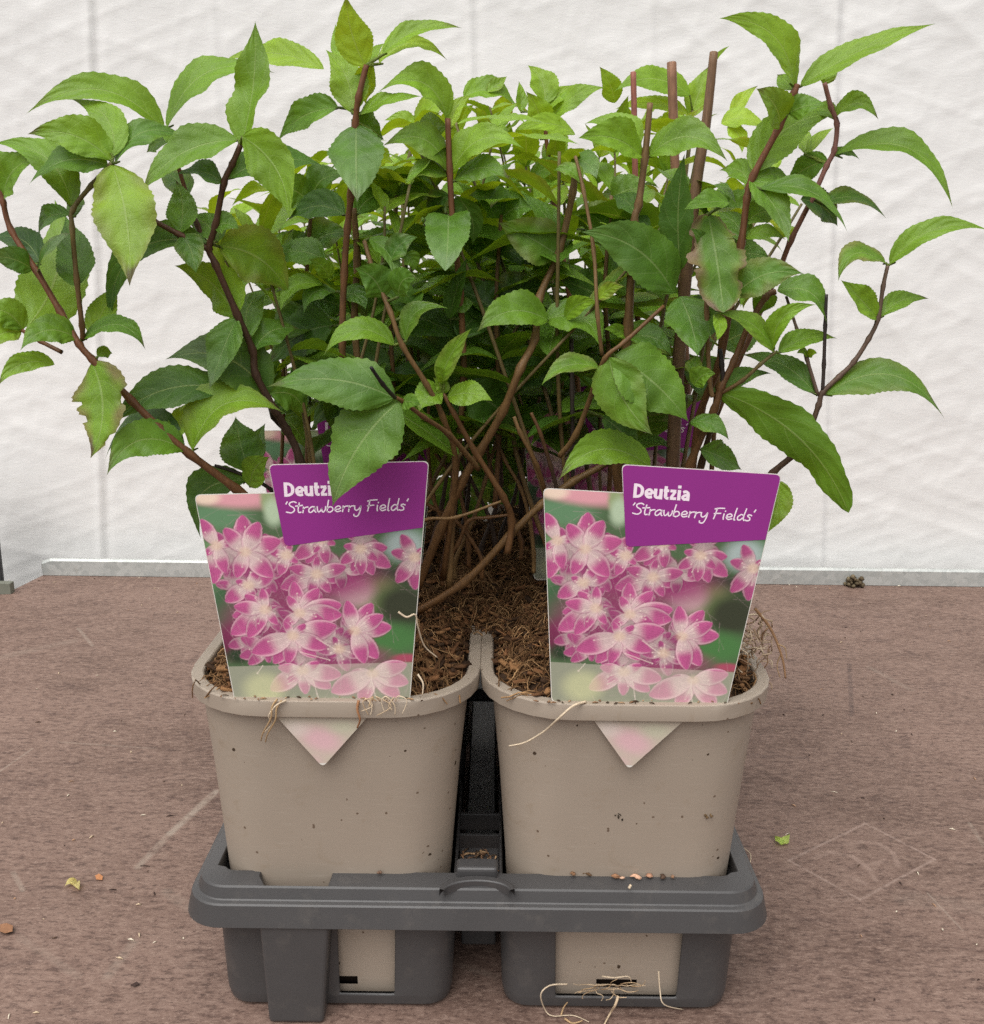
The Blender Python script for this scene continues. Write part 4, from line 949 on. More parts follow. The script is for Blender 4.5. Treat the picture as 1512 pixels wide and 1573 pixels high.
S('fr', [(1120, 800, .06), (1187, 727, .04), (1217, 700, .035), (1243, 661, .03), (1258, 622, .028), (1264, 603, .028), (1290, 578, .028), (1312, 556, .028), (1335, 520, .028), (1349, 490, .028), (1357, 440, .028), (1364, 408, .028)], 5.5, 3, (.085, .045, .028), (.12, .075, .05), [
    (1268, 606, 1452, 644, 54, .26, 35, 1.25, -.015, dict(under=True, tip=.4)), (1252, 605, 1138, 545, 38, .16, 35, .85, .02), (1367, 406, 1524, 355, 36, .18, 38, 1.75, -.01), (1361, 404, 1288, 432, 36, .36, 40, 1.5, -.01, dict(burn=.5)), (1347, 488, 1292, 430, 46, .06, 28, 1.9, -.01), (1354, 487, 1428, 459, 30, .12, 40, 1.55)])
S('fr', [(1257, 608, .028), (1240, 552, .03), (1226, 510, .032), (1208, 455, .036)], 3, 2.2, (.12, .075, .05), (.12, .075, .05), [(1242, 548, 1224, 543, 12, .2, 40, 2.2), (1242, 548, 1256, 543, 12, .2, 40, 2.2)])
S('fr', [(1264, 600, .028), (1266, 560, .027), (1268, 500, .026), (1270, 452, .026)], 3.0, 2.6, (.05, .035, .03), (.03, .022, .02))
S('fr', [(1140, 880, .06), (1160, 800, .045), (1180, 760, .03), (1196, 738, .02)], 2.5, 2, GN, GN, [(1196, 738, 1180, 818, 46, -.08, 12, 2.2, -.005, dict(burn=.15))])
for (x0, y0), (x1, y1), (x2, y2), Y, pl, cc in (((690, 850), (665, 760), (660, 600), .09, 'fl', BR), ((720, 840), (700, 740), (640, 640), .10, 'fl', BR), ((700, 860), (745, 740), (790, 620), .11, 'fl', TAN), ((660, 850), (690, 700), (700, 600), .10, 'fl', DK), ((760, 830), (735, 760), (690, 640), .12, 'ml', DK),
        ((740, 840), (770, 740), (775, 600), .13, 'ml', DK), ((800, 830), (760, 740), (745, 620), .12, 'mr', BR), ((820, 850), (800, 750), (760, 660), .10, 'fr', TAN), ((770, 820), (800, 720), (830, 610), .20, 'mr', DK), ((710, 815), (720, 720), (720, 600), .20, 'ml', DK), ((680, 870), (720, 800), (790, 790), .08, 'fl', BR), ((740, 860), (700, 800), (640, 760), .09, 'ml', BR)):
    S(pl, [(x0, y0 + 30, Y), (x0, y0, Y), ((x0 + x1) / 2 + 4, (y0 + y1) / 2, Y), (x1, y1, Y), ((x1 + x2) / 2 - 5, (y1 + y2) / 2, Y), (x2, y2, Y)], 3.4, 2.4, cc, mixc(cc, BR, .5))
S('ml', [(700, 800, .27), (700, 700, .27), (690, 600, .27)], 3, 3, DK, BR, [(700, 640, 620, 700, 62, .1, 20, .7, -.01), (702, 640, 780, 700, 62, .1, 20, .7, -.01), (700, 690, 650, 740, 50, .1, 20, .9, -.01), (700, 690, 760, 745, 50, .1, 20, .6, -.01), (690, 600, 740, 640, 60, .1, 20, .6), (690, 610, 610, 620, 60, .1, 20, .6)])
S('mr', [(800, 800, .28), (800, 700, .28), (800, 600, .28)], 3, 3, DK, BR, [(800, 640, 720, 690, 62, .1, 20, .6, -.01), (802, 640, 870, 690, 62, .1, 20, .6, -.01), (800, 700, 755, 760, 50, .1, 20, .8, -.01), (800, 700, 860, 750, 50, .1, 20, .5, -.01), (800, 610, 740, 620, 60, .1, 20, .6), (800, 610, 870, 620, 60, .1, 20, .6)])
S('fl', [(430, 760, .11), (436, 600, .11), (430, 430, .11)], 3, 3, BR, TAN, [(434, 600, 372, 560, 50, .1, 20, .8), (434, 560, 380, 620, 50, .1, 20, .9), (432, 520, 376, 480, 50, .15, 25, .8), (432, 470, 490, 500, 50, .15, 25, .9), (430, 440, 380, 420, 46, .15, 25, 1.2), (434, 640, 470, 690, 44, .1, 20, 1.2)])
S('bl', [(720, 860, .37), (715, 760, .37), (700, 640, .37)], 3, 3, DK, BR, [(716, 760, 640, 775, 54, .1, 20, .7, -.01), (716, 750, 790, 770, 54, .1, 20, .6, -.01), (712, 720, 650, 720, 54, .1, 20, .7, -.01), (712, 710, 780, 715, 56, .1, 20, .6, -.01), (705, 680, 740, 730, 50, .1, 20, .5, -.01), (716, 770, 690, 800, 44, .1, 20, .6), (716, 772, 745, 800, 44, .1, 20, .6)])
S('br', [(800, 860, .37), (805, 760, .37), (800, 640, .37)], 3, 3, DK, BR, [(804, 750, 750, 775, 54, .1, 20, .6, -.01), (806, 740, 860, 765, 54, .1, 20, .6, -.01), (802, 700, 750, 700, 54, .1, 20, .6, -.01), (802, 700, 860, 700, 54, .1, 20, .5, -.01)])
# ---- leaves and shoots of the shrubs behind
S('ml', [(610, 830, .20), (608, 740, .18), (612, 640, .15), (620, 560, .14)], 4, 3, BR, BR, [(640, 600, 556, 700, 70, .05, 20, .8, -.02), (600, 610, 640, 720, 60, .05, 15, 1.5, -.02), (615, 600, 520, 640, 70, .15, 25, .9, -.02), (620, 590, 700, 650, 70, .1, 20, .6, -.02), (640, 640, 610, 690, 50, .1, 20, .7, -.01), (560, 600, 480, 660, 60, .1, 20, .8, .0), (520, 590, 535, 690, 56, .0, 10, .9, .0)])
S('fl', [(600, 800, .10), (606, 640, .095), (600, 480, .09), (610, 300, .09)], 4, 3, BR, TAN, [(604, 560, 480, 600, 76, .15, 25, .7, .0), (600, 500, 520, 440, 66, .12, 25, .8), (605, 480, 700, 520, 70, .15, 25, .8), (606, 400, 530, 380, 60, .2, 30, 1.2), (606, 390, 680, 370, 60, .2, 30, 1.1), (608, 320, 540, 280, 56, .2, 30, 1.5), (610, 310, 670, 300, 52, .2, 30, 1.4), (606, 600, 680, 590, 60, .15, 20, .5)])
S('fl', [(760, 780, .10), (768, 640, .10), (762, 480, .095), (770, 330, .095)], 4, 3, BR, TAN, [(766, 580, 690, 640, 70, .1, 20, .6), (768, 560, 850, 600, 74, .1, 20, .5), (764, 480, 700, 440, 70, .12, 25, .5), (764, 470, 850, 440, 70, .12, 25, .6), (766, 400, 700, 370, 60, .2, 30, .8), (768, 390, 830, 420, 60, .2, 30, .6), (770, 335, 720, 300, 54, .2, 30, 1.2), (770, 335, 826, 320, 54, .2, 30, 1.2)])
S('fr', [(935, 780, .105), (940, 620, .10), (930, 450, .095), (940, 300, .095)], 4, 3, BR, TAN, [(938, 560, 1020, 600, 74, .1, 20, .5), (932, 460, 860, 430, 70, .12, 25, .6), (932, 440, 1010, 410, 70, .12, 25, .7), (936, 360, 880, 330, 60, .2, 30, 1.1), (938, 350, 1000, 370, 60, .2, 30, .8), (940, 305, 1000, 290, 54, .2, 30, 1.3)])
S('fr', [(1090, 780, .11), (1100, 620, .105), (1110, 480, .10), (1120, 330, .10)], 4, 3, BR, TAN, [(1102, 600, 1040, 560, 66, .1, 20, .7), (1106, 530, 1180, 500, 64, .12, 25, .8), (1108, 500, 1040, 500, 66, .12, 25, .6), (1112, 420, 1050, 390, 64, .15, 25, .8), (1112, 410, 1185, 400, 60, .2, 30, .9), (1118, 340, 1060, 310, 56, .2, 30, 1.2), (1118, 340, 1180, 320, 54, .2, 30, 1.2)])
S('fl', [(470, 780, .10), (474, 600, .10), (470, 450, .10), (480, 300, .10)], 4, 3, BR, TAN, [(474, 590, 420, 640, 60, .1, 20, .8), (474, 560, 540, 600, 66, .1, 20, .7), (472, 480, 420, 520, 66, .12, 25, .9), (472, 460, 540, 480, 60, .12, 25, .8), (474, 400, 410, 370, 60, .15, 25, 1.0), (476, 380, 540, 360, 58, .2, 30, 1.0), (478, 320, 420, 290, 56, .2, 30, 1.3), (478, 310, 530, 270, 54, .2, 30, 1.2)])
S('bl', [(640, 800, .23), (625, 500, .24), (620, 300, .24), (640, 200, .24)], 4, 3, BR, GN, [(640, 200, 700, 150, 40, .2, 30, 2.3), (640, 205, 590, 185, 30, .2, 35, 2.3)])
S('mr', [(900, 780, .22), (880, 500, .23), (850, 300, .24), (838, 200, .24), (835, 160, .24)], 5, 3, BR, RD, [
    (884, 206, 790, 202, 32, .18, 35, 2.5, -.03), (830, 214, 808, 140, 52, .06, 15, 2.55, -.01), (846, 184, 930, 134, 36, .12, 35, 2.2, -.01), (836, 160, 811, 100, 52, .08, 12, 2.2, .01), (800, 172, 797, 124, 22, .05, 20, 2.2), (712, 150, 795, 166, 42, .2, 35, 1.9), (748, 142, 779, 117, 24, .05, 20, 2.2), (838, 170, 880, 130, 30, .1, 30, 2.4), (812, 282, 882, 262, 30, .2, 35, 1.4, -.05)])
S('br', [(1010, 780, .37), (1030, 500, .38), (1050, 300, .39), (1062, 200, .39), (1064, 170, .39)], 5, 3, BR, GN, [
    (945, 158, 921, 102, 36, .08, 15, 2.2), (1060, 146, 944, 140, 48, .16, 30, 2.1, -.02), (1062, 180, 1094, 97, 46, .0, 15, 2.15), (1124, 178, 1165, 131, 24, .05, 25, 2.6), (1108, 190, 1180, 202, 34, .2, 35, 2.5), (1060, 176, 944, 168, 28, .14, 35, 2.75), (1095, 97, 1122, 70, 7, .1, 40, 2.0), (1120, 190, 1140, 235, 30, .1, 20, 2.4)])

# ---- procedural filling stems for all six shrubs
from mathutils import geometry as geo_
def inside(px, py, poly):
    r = False; j = len(poly) - 1
    for i in range(len(poly)):
        xi, yi = poly[i]; xj, yj = poly[j]
        if (yi > py) != (yj > py) and px < (xj - xi) * (py - yi) / (yj - yi) + xi: r = not r
        j = i
    return r
MASS = [(400, 285), (440, 235), (520, 210), (600, 185), (690, 150), (760, 125), (850, 118), (960, 120), (1060, 118), (1130, 150), (1190, 215), (1245, 280), (1285, 330), (1225, 400), (1200, 440), (1130, 560), (1060, 680), (960, 720), (900, 720), (820, 715), (700, 715), (620, 720), (500, 690), (410, 600), (385, 500), (335, 410), (290, 320), (330, 300)]
def clear_spot(px, py):
    # openings where the white sheet shows through low in the mass
    for x, y, r in ((1240, 450, 60), (1150, 700, 60), (250, 460, 90)):
        if (px - x) ** 2 + (py - y) ** 2 < r * r: return True
    return False
def fill_shrub(key, cx, cy, seed, nst, zlo, ymin, dens, LR=(.26, .39)):
    rs = random.Random(seed); out = []
    for k in range(nst):
        az = 2 * math.pi * (k + rs.uniform(-.35, .35)) / nst + seed; lean = R(rs.uniform(4, 30)); L = rs.uniform(*LR)
        b = Vector((cx + .018 * math.cos(az), cy + .018 * math.sin(az), ZR + .004)); h = Vector((math.cos(az), math.sin(az), 0))
        pts = []
        wob = Vector((rs.uniform(-1, 1), rs.uniform(-1, 1), 0)) * .012
        for i in range(9):
            t = i / 8; p = b + h * (math.sin(lean) * L * (t ** 1.15)) + Vector((0, 0, L * math.cos(lean) * (t - .08 * t * t))) + wob * math.sin(t * 5)
            px, py = proj(p)
            if i > 2 and (not inside(px, py, MASS) and py < 640): break
            pts.append(p)
        if len(pts) < 4: continue
        leaves = []; d = .045 * rs.uniform(.6, 1.3); dmax = 0; flip = rs.random() * 3.1; Ls = sum((q - p).length for p, q in zip(pts, pts[1:]))
        while d < Ls:
            # point at distance d
            acc = 0
            for p, q in zip(pts, pts[1:]):
                l = (q - p).length
                if acc + l >= d: B = p.lerp(q, (d - acc) / l); break
                acc += l
            frac = d / Ls
            flip += math.pi / 2 + rs.uniform(-.3, .3)
            last = d + .035 >= Ls
            for sgn in ((0, 1, 2, 3) if last else (0, 2)):
                a = flip + sgn * math.pi / 2; e = R(rs.uniform(-15, 35)) if sgn % 2 == 0 else R(rs.uniform(35, 65))
                LL = rs.uniform(.042, .084) * (1.0 - .25 * (frac > .8)) * (.7 if sgn % 2 else 1)
                dr = Vector((math.cos(a) * math.cos(e), math.sin(a) * math.cos(e), math.sin(e)))
                T = B + dr * LL + Vector((0, 0, -rs.uniform(.0, .25) * LL)); M = B + dr * (LL * .5) + Vector((0, 0, LL * .08))
                okk = True
                for q in (T, (B + T) / 2):
                    px, py = proj(q)
                    if not inside(px, py, MASS) or clear_spot(px, py) or q.y < ymin or q.z < zlo: okk = False
                if not okk: continue
                dmax = d
                side = Vector((-math.sin(a), math.cos(a), rs.uniform(-.35, .35)))
                py = proj(T)[1]
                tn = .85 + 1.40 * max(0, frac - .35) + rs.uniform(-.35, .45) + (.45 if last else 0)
                leaves.append((B, M * 2 - (B + T) * .5, T, side, LL * rs.uniform(.155, .205), tn, rs.randint(0, 99999)))
            d += rs.uniform(.026, .040) / dens
        acc = 0; cut = [pts[0]]
        for p, q in zip(pts, pts[1:]):
            l = (q - p).length
            if acc + l >= dmax + .003: cut.append(p.lerp(q, (dmax + .003 - acc) / l)); break
            cut.append(q); acc += l
        pts = cut
        out.append((pts, rs.uniform(.0010, .0017), leaves)) if len(leaves) >= 5 else None
    return out
KEYS = {'fl': (0, 0), 'fr': (0, 1), 'ml': (1, 0), 'mr': (1, 1), 'bl': (2, 0), 'br': (2, 1)}
LBL = {'fl': 'leafy green shrub in the front left pot, long low branch at its left', 'fr': 'leafy green shrub in the front right pot, with a brown-edged leaf and bare dead twig',
       'ml': 'bushy green shrub right behind the front left one', 'mr': 'bushy green shrub right behind the front right one, pale top shoots mid-skyline',
       'bl': 'farthest green shrub on the left, mostly hidden behind nearer leaves', 'br': 'farthest green shrub on the right, light leaves around the bare sticks'}
shrub = {}
for k, (r_, c_) in KEYS.items():
    o = empty('deutzia_shrub', (COLX[c_], ROWY[r_], ZR)); shrub[k] = tag(o, LBL[k], 'shrub', 'deutzia shrubs in the tray')
seed = 100
for plant, pts, r0, r1, c0_, c1_, leaves in STEMS:
    root = shrub[plant]
    raw = [P(*p) for p in pts]; path = smooth_path(raw, 5); n = len(path)
    rad = []; cols = []
    cum = [0]
    for p, q in zip(path, path[1:]): cum.append(cum[-1] + (q - p).length)
    for i, p in enumerate(path):
        t = cum[i] / cum[-1]; r = (r0 + (r1 - r0) * t) * scale_at(p)
        if i % 5 == 0 and 0 < i < n - 1: r *= 1.32           # swollen nodes
        rad.append(r); cols.append(mixc(c0_, c1_, t))
    mb = MB(); mb.tube(path, rad, cols, 8)
    st = mb.build('stem', M_STEM, root)
    if leaves:
        mb = MB()
        for lf in leaves:
            seed += 1; rs = random.Random(seed)
            bx, by, tx, ty, w, cc, rr, tn = lf[:8]
            o = dict(lf[9]) if len(lf) > 9 else {}
            best = None
            for (x0, y0, Y0), (x1, y1, Y1) in zip(pts, pts[1:]):
                dx, dy = x1 - x0, y1 - y0; t = max(0, min(1, ((bx - x0) * dx + (by - y0) * dy) / (dx * dx + dy * dy + 1e-9)))
                d = math.hypot(x0 + dx * t - bx, y0 + dy * t - by)
                if best is None or d < best[0]: best = (d, Y0 + (Y1 - Y0) * t, (x0 + dx * t, y0 + dy * t))
            dY = lf[8] if len(lf) > 8 else rs.uniform(-.015, .01)
            Yb = best[1] + (dY * .3 if best[0] > 12 else 0)
            if o.get('burn', 0) >= .75 or o.get('special'):
                m2 = MB(); leaf_px(m2, bx, by, tx, ty, w, cc, rr, tn + rs.uniform(-.12, .12), Yb, dY, o, seed)
                lo = m2.build('leaf', M_LEAF, st, world_inv=True); lo['label'] = 'leaf with ragged brown scorched edges'
            else:
                leaf_px(mb, bx, by, tx, ty, w, cc, rr, tn + rs.uniform(-.12, .12), Yb, dY, o, seed)
                if 3 < best[0] < 40:      # petiole back to the stem
                    a = P(best[2][0], best[2][1], best[1]); b = P(bx, by, Yb); mid = P(bx + (tx - bx) * .06, by + (ty - by) * .06, Yb)
                    mb.tube([a, b, mid], [.0009, .0007, .0004], mixc(GN, tone(tn), .5), 5, False)
        if mb.v: mb.build('foliage', M_LEAF, st)
FILL = {'fl': (7, 0, 15, .255, .055, 1.3), 'fr': (23, 1, 15, .295, .055, 1.3), 'ml': (5, 0, 15, .225, .13, 1.3), 'mr': (17, 1, 15, .225, .19, 1.3), 'bl': (41, 0, 13, .21, .27, 1.3), 'br': (31, 1, 13, .21, .27, 1.3)}
for k, (sd_, _, nst, zlo, ymin, dens) in FILL.items():
    r_, c_ = KEYS[k]
    for pts, rad, leaves in fill_shrub(k, COLX[c_], ROWY[r_], sd_, nst, zlo, ymin, dens, LR=(.26, .39)):
        path = smooth_path(pts, 3); mb = MB()
        mb.tube(path, [rad * (1.15 - .6 * i / len(path)) for i in range(len(path))], [mixc(BR, GN, i / len(path)) for i in range(len(path))], 6)
        st = mb.build('stem', M_STEM, shrub[k])
        if leaves:
            mb = MB()
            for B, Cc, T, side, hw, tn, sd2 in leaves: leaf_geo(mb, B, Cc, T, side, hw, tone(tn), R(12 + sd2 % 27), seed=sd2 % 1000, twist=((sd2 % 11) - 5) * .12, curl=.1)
            mb.build('foliage', M_LEAF, st)
# ---------------------------------------------------------------- bare sticks among the leaves
def stick(pts, w0, w1, col, label):
    mb = MB(); path = [P(*p) for p in pts]; path = smooth_path(path, 4)
    mb.tube(path, [(w0 + (w1 - w0) * i / (len(path) - 1)) * scale_at(p) / 2 for i, p in enumerate(path)], [mixc(col, tuple(x * 1.5 for x in col), (i / (len(path) - 1)) ** 2) for i in range(len(path))], 8)
    o = bevel(mb.build('wooden_stick', M_STEM), .0004, 1, 50); return tag(o, label, 'stick', 'bare sticks rising from the leaves')
STK = (.14, .078, .042)
stick([(1031, 800, .085), (1036, 660, .085), (1049, 480, .085), (1068, 300, .085), (1085, 190, .085), (1097, 79, .085)], 23, 13, STK, 'tallest bare brown stick, square cut at its top above the leaves')
stick([(1060, 700, .20), (1046, 400, .20), (1037, 250, .20), (1032, 95, .20)], 12, 15, (.19, .095, .055), 'pinkish brown bare stick with square cut top, just left of the tallest stick')
stick([(985, 700, .30), (978, 400, .30), (975, 200, .30), (973, 110, .30)], 9, 9, (.24, .085, .06), 'thinnest reddish bare stick, farthest left of the three cut sticks')

# ---------------------------------------------------------------- roots and litter
def root_tuft(strands, label, cat='root'):
    mb = MB()
    for pts, r, col in strands: 
        pp = smooth_path(pts, 5); mb.tube(pp, [r * (1 - .5 * i / len(pp)) for i in range(len(pp))], col, 5)
    return tag(mb.build('root_strand', M_ROOT), label, cat, 'stray dry roots')
PALE, TANR, BRN = (.62, .50, .36), (.42, .28, .15), (.24, .13, .07)
def on_wall(px, py, Y=.0): return P(px, py, Y)
root_tuft([([on_wall(900, 1078, .002), on_wall(880, 1085, -.004), on_wall(858, 1104, -.0045), on_wall(838, 1122, .004), on_wall(808, 1140, .0068), on_wall(782, 1146, .0075)], .00075, PALE)], 'long pale root lying over the rim of the front right pot')
rs = random.Random(5)
st = []
for base in ((418, 1078), (425, 1080)):
    st.append(([on_wall(base[0] + 8, base[1] - 4, -.001), on_wall(base[0], base[1] + 8, -.002), on_wall(base[0] - 2, base[1] + 26, -.002), on_wall(base[0] - 14, base[1] + 48, .001), on_wall(base[0] - 17, base[1] + 60, .004)], .0006, TANR))
st.append(([on_wall(440, 1076, -.001), on_wall(424, 1084, -.002), on_wall(413, 1100, -.002), on_wall(418, 1112, 0), on_wall(405, 1126, .003)], .0005, PALE))
root_tuft(st, 'tangled tan root hanging over the rim of the front left pot')
st = []
for k in range(9):
    x = 560 + k * 6; st.append(([on_wall(x, 1077, .0), on_wall(x + rs.uniform(-10, 10), 1072 + rs.uniform(-3, 3), -.001), on_wall(x + rs.uniform(-15, 18), 1080 + rs.uniform(-4, 6), -.0015), on_wall(x + rs.uniform(-15, 18), 1086 + rs.uniform(0, 14), -.002)], .0004, mixc(PALE, TANR, rs.random())))
st.append(([on_wall(551, 1076, -.001), on_wall(549, 1090, -.002), on_wall(553, 1106, -.002), on_wall(549, 1118, .002)], .0008, (.36, .17, .08)))
root_tuft(st, 'little mat of roots on the rim below the leaf-crossed tag')
st = [([on_wall(612, 940, .001), on_wall(625, 948, .001), on_wall(638, 944, .002), on_wall(642, 962, .004), on_wall(652, 992, .010), on_wall(672, 1010, .014)], .0006, PALE), ([on_wall(642, 1036, .006), on_wall(650, 1050, .004), on_wall(649, 1068, .003)], .0006, PALE)]
root_tuft(st, 'pale root curling across the right edge of the leaf-crossed tag')
st = []
for k in range(46):
    x, y = rs.uniform(1136, 1174), rs.uniform(948, 1045); Y = rs.uniform(.03, .085)
    a = rs.uniform(0, 6.3); pts = [P(x, y, Y)]
    for q in range(4):
        a += rs.uniform(-.9, .9); x += 11 * math.cos(a); y += 11 * math.sin(a); pts.append(P(min(x, 1186), max(938, min(y, 1062)), Y + rs.uniform(-.004, .004)))
    st.append((pts, rs.uniform(.0003, .0007), mixc(PALE, BRN, rs.random())))
st.append(([P(1160, 935, .05), P(1180, 960, .05), P(1193, 985, .048), P(1203, 1015, .046), P(1207, 1042, .045)], .0010, (.30, .17, .09)))
st.append(([P(1150, 945, .05), P(1170, 945, .05), P(1178, 965, .05), P(1172, 990, .05)], .0006, PALE))
st.append(([P(1195, 990, .047), P(1206, 995, .047), P(1209, 1012, .047)], .0004, TANR)); st.append(([P(1200, 1005, .047), P(1194, 1022, .047), P(1199, 1042, .047)], .0004, TANR))
root_tuft(st, 'bushy dry root tangle spilling from the soil beside the readable tag', 'root tangle')
st = []
for k in range(15):
    x, y = 935 + rs.uniform(-22, 26), 1515 + rs.uniform(-6, 6); a = rs.uniform(-.4, 3.5); pts = [P(x, y, .014)]
    for q in range(5):
        a += rs.uniform(-.8, .8); x += rs.uniform(5, 11) * math.cos(a); y += rs.uniform(2, 6) * math.sin(a); pts.append(P(x, min(y, 1556), .010 - .002 * q + rs.uniform(-.002, .001)))
    st.append((pts, rs.uniform(.00025, .00045), mixc(TANR, PALE, rs.random() * .6)))
st.append(([P(950, 1530, .004), P(945, 1545, .002), G(938, 1556, .003), G(928, 1575, .001)], .0009, (.55, .42, .28)))
st.append(([P(872, 1512, .010), P(845, 1514, .006), P(831, 1528, .004), G(838, 1552, .003), G(850, 1561, .001), G(880, 1560, .001), G(905, 1570, .001)], .0005, PALE))
st.append(([P(1012, 1492, .010), P(1014, 1520, .008), P(1020, 1543, .004), G(1050, 1551, .001)], .0005, PALE)); st.append(([P(925, 1500, .012), P(945, 1502, .009), P(965, 1500, .009), P(970, 1508, .010)], .0005, PALE))
st.append(([G(862, 1560, .001), G(866, 1548, .004), G(872, 1540, .008)], .0006, TANR)); st.append(([G(868, 1565, .001), G(880, 1572, .001), G(895, 1568, .002)], .0007, TANR))
root_tuft(st, 'pale roots growing out of the drain hole onto the board', 'root tangle')
st = [([G(1143, 1303, .002), G(1153, 1312, .002), G(1152, 1326, .002), G(1143, 1318, .003), G(1140, 1305, .001)], .0004, PALE)]
root_tuft(st, 'tiny looped root on the board beside the tray corner')

def chip(pts, zt, col, name, label, cat, group=None, mat=None, thick=.0005):
    mb = MB(); tp = [mb.vert((G(x, y, z + thick).x, G(x, y, z + thick).y, z + thick), col) for x, y, z in pts]; bt = [mb.vert((G(x, y, z).x, G(x, y, z).y, z), tuple(c * .6 for c in col)) for x, y, z in pts]
    mb.face(*tp); mb.face(*reversed(bt))
    for i in range(len(tp)): mb.face(tp[i], bt[i], bt[(i + 1) % len(tp)], tp[(i + 1) % len(tp)])
    return tag(mb.build(name, mat or M_ROOT, smooth=False), label, cat, group)
mb = MB(); k = G(1198, 1290, .002)
leaf_geo(mb, G(1201, 1298, .001), G(1198, 1291, .004), G(1190, 1284, .003), Vector((.3, .9, .3)), .0032, (.40, .55, .10), seed=3); leaf_geo(mb, G(1201, 1298, .001), G(1204, 1290, .004), G(1214, 1281, .004), Vector((.3, .9, .4)), .0030, (.48, .62, .14), seed=4)
tag(mb.build('leaf_scrap', M_LEAF), 'bright green leaf scrap on the board right of the tray', 'leaf scrap')
mb = MB()
leaf_geo(mb, G(118, 1356, .001), G(108, 1352, .004), G(98, 1364, .001), Vector((.3, .9, .3)), .0026, (.62, .55, .22), seed=5); leaf_geo(mb, G(116, 1357, .001), G(121, 1355, .005), G(122, 1368, .001), Vector((.9, .2, .3)), .0024, (.55, .48, .20), seed=6)
tag(mb.build('leaf_scrap', M_LEAF), 'pale yellow dry leaf scrap on the board left of the tray', 'leaf scrap')
chip([(146, 1345, .0005), (152, 1342, .001), (158, 1346, .001), (157, 1352, .0005), (148, 1351, .0005)], 0, (.45, .20, .09), 'bark_flake', 'orange brown flake next to the yellow leaf scrap', 'bark flake')
chip([(0, 1420, .001), (10, 1418, .003), (20, 1422, .002), (19, 1431, .0005), (8, 1434, .0005), (0, 1431, .0005)], 0, (.26, .13, .07), 'bark_flake', 'brown crumb at the left edge of the board', 'bark flake', thick=.002)
chip([(200, 1513, .0005), (210, 1508, .001), (215, 1511, .001), (206, 1516, .0005)], 0, (.05, .03, .025), 'bark_flake', 'dark sliver on the board left of the tray leg', 'bark flake')
# sediment lump at the rail
mb = MB(); c = G(1309, 893, .004)
for k in range(40):
    p = Vector((c.x + rnd.uniform(-.010, .009), yb - rnd.uniform(.001, .012), rnd.uniform(.0, .013))); r = rnd.uniform(.002, .0042)
    if (p.x - c.x) ** 2 / .0001 + (p.z / .015) ** 2 > 1.1: continue
    mb.tube([p, p + Vector((rnd.uniform(-r, r), rnd.uniform(-r, r), r))], [r, r * .6], mixc((.10, .075, .045), (.20, .16, .10), rnd.random()), 6)
tag(mb.build('soil_crumb', M_SOIL), 'brown soil crumb lying against the galvanised rail', 'soil crumb')
# chips resting on the tray ledge
LED = ((712, 'pale'),)
ledge_chips = [(880, 1345, 8, BRN), (902, 1343, 13, (.14, .08, .04)), (948, 1347, 14, (.42, .22, .12)), (955, 1349, 8, (.6, .38, .26)), (978, 1348, 18, (.70, .42, .28)), (997, 1347, 13, (.50, .27, .17)), (1020, 1348, 10, (.10, .06, .04)), (1034, 1348, 7, (.35, .2, .12)), (582, 1343, 8, (.20, .12, .08)), (968, 1372 - 8, 5, PALE)]
names = ['dark crumb', 'dark fibrous crumb', 'brown bark chip', 'small pale bark chip', 'pale orange bark chip, longest on the tray ledge', 'orange bark chip', 'blackish crumb', 'small brown crumb', 'brown crumb alone below the front left pot', 'tiny pale fibre']
for (x, y, w, col), nm in zip(ledge_chips, names):
    mb = MB(); p = G(x, y, .0858)
    for k in range(3 if w > 8 else 2):
        s_ = scale_at(p) * w / 2; q = p + Vector((rnd.uniform(-.5, .5) * s_, rnd.uniform(-.001, .001), rnd.uniform(.0003, .0012)))
        d = Vector((rnd.uniform(.5, 1) * s_, rnd.uniform(-.4, .4) * s_, rnd.uniform(-.2, .2) * s_)); mb.tube([q - d, q, q + d], [.0003, rnd.uniform(.0008, .0014), .0003], mixc(col, tuple(c * .6 for c in col), rnd.random() * .6), 5)
    tag(mb.build('bark_chip', M_ROOT), nm + ' on the tray ledge below the front right pot' if 'ledge' not in nm and 'below' not in nm else nm + (', on the tray ledge' if 'ledge' not in nm else ''), 'bark chip', 'bits of bark on the tray ledge')
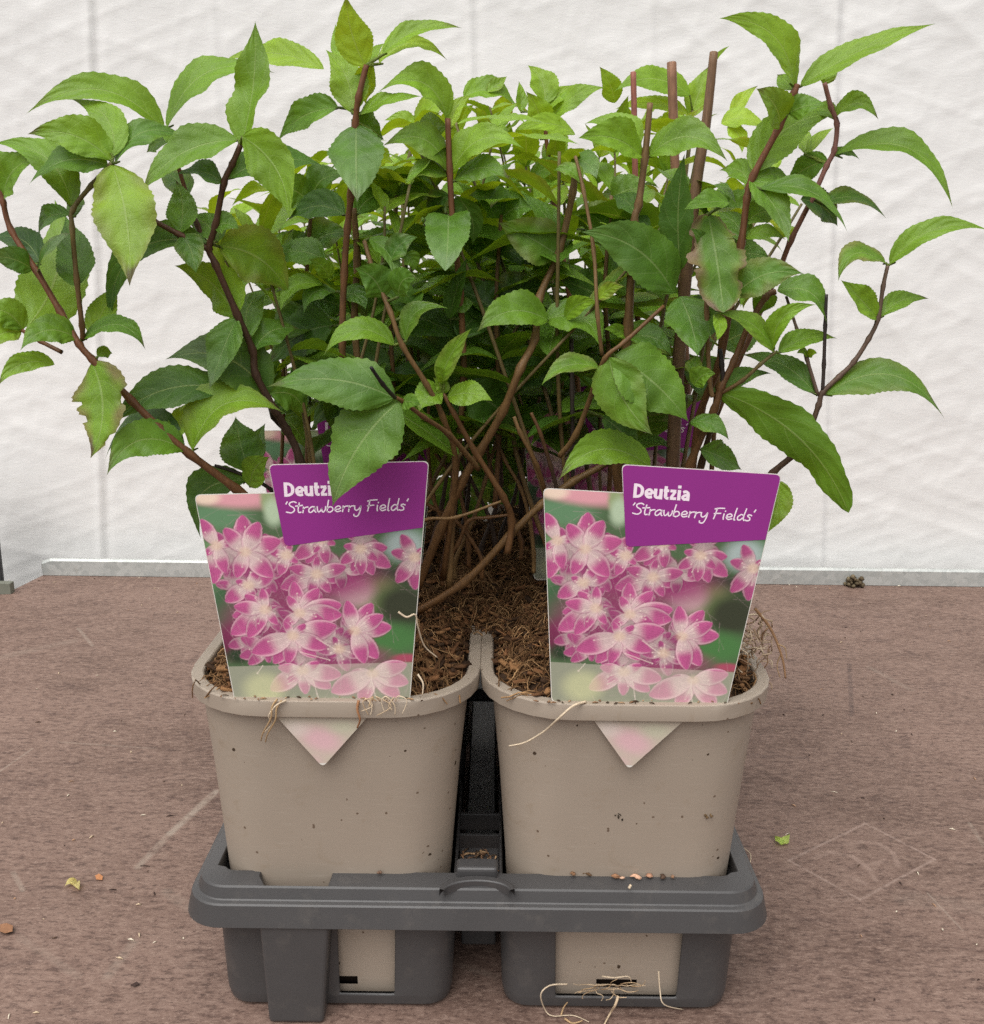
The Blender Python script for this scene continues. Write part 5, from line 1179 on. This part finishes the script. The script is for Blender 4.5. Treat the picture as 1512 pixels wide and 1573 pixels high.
for x, y, n, col, lb in ((950, 1253, 9, (.045, .032, .02), 'dark soil crumb stuck to the middle of the front right pot'), (1088, 1251, 5, (.16, .10, .05), 'small brown crumb stuck to the front right pot beside its right corner')):
    mb = MB()
    for k in range(n):
        p = P(x + rnd.uniform(-6, 6), y + rnd.uniform(-5, 5), .0135); d = Vector((rnd.uniform(-.001, .001), 0, rnd.uniform(-.001, .001)))
        mb.tube([p - d, p + Vector((0, -.0012, 0)), p + d + Vector((0, 0, .0004))], [.0003, rnd.uniform(.0005, .0009), .0003], mixc(col, tuple(c * .5 for c in col), rnd.random()), 5)
    tag(mb.build('soil_crumb', M_ROOT), lb, 'soil crumb')
# fine litter nobody could count: on the board, the pot rims and walls, in the tray's middle gap
mb = MB(); rs = random.Random(77)
for k in range(260):
    x, y = rs.uniform(0, 1512), rs.uniform(900, 1573) if k > 50 else rs.uniform(886, 905)
    if 290 < x < 1180 and y > 960: continue
    p = G(x, y, 0); L = rs.uniform(.0006, .0026) * (1.5 if rs.random() < .1 else 1); a = rs.uniform(0, 3.14); d = Vector((math.cos(a), math.sin(a), 0)) * L
    col = rs.choice([(.62, .48, .33), (.5, .3, .18), (.05, .03, .025), (.75, .66, .52), (.10, .06, .04)])
    mb.tube([p - d + Vector((0, 0, .0004)), p + Vector((0, 0, .0009)), p + d + Vector((0, 0, .0004))], [.0002, rs.uniform(.0003, .0007), .0002], col, 4)
for k in range(70):       # gap between the pots
    p = Vector((cxm + rs.uniform(-.010, .010), rs.uniform(.024, .056), .0736)); L = rs.uniform(.001, .005); a = rs.uniform(0, 3.14); d = Vector((math.cos(a), math.sin(a), rs.uniform(-.1, .2))) * L
    mb.tube([p - d, p + Vector((0, 0, rs.uniform(.0003, .002))), p + d], [.0002, rs.uniform(.0003, .001), .0002], rs.choice([(.20, .11, .06), (.35, .22, .12), (.08, .05, .03)]), 4)
for c_ in range(2):
    for k in range(26):   # crumbs on the rims
        x = COLX[c_] + rs.uniform(-.055, .055); y = rs.uniform(-.0004, .0045) + .0008 ; p = Vector((x, y - .0003, ZR + .0016))
        L = rs.uniform(.0006, .002); a = rs.uniform(0, 3.14); d = Vector((math.cos(a), math.sin(a) * .5, 0)) * L
        mb.tube([p - d, p + Vector((0, 0, .0003)), p + d], [.0002, rs.uniform(.0003, .0006), .0002], rs.choice([BRN, (.06, .035, .02), (.4, .25, .14)]), 4)
tag(mb.build('litter', M_ROOT), 'fine crumbs and fibre scraps scattered over the board and rims', 'litter', kind='stuff')
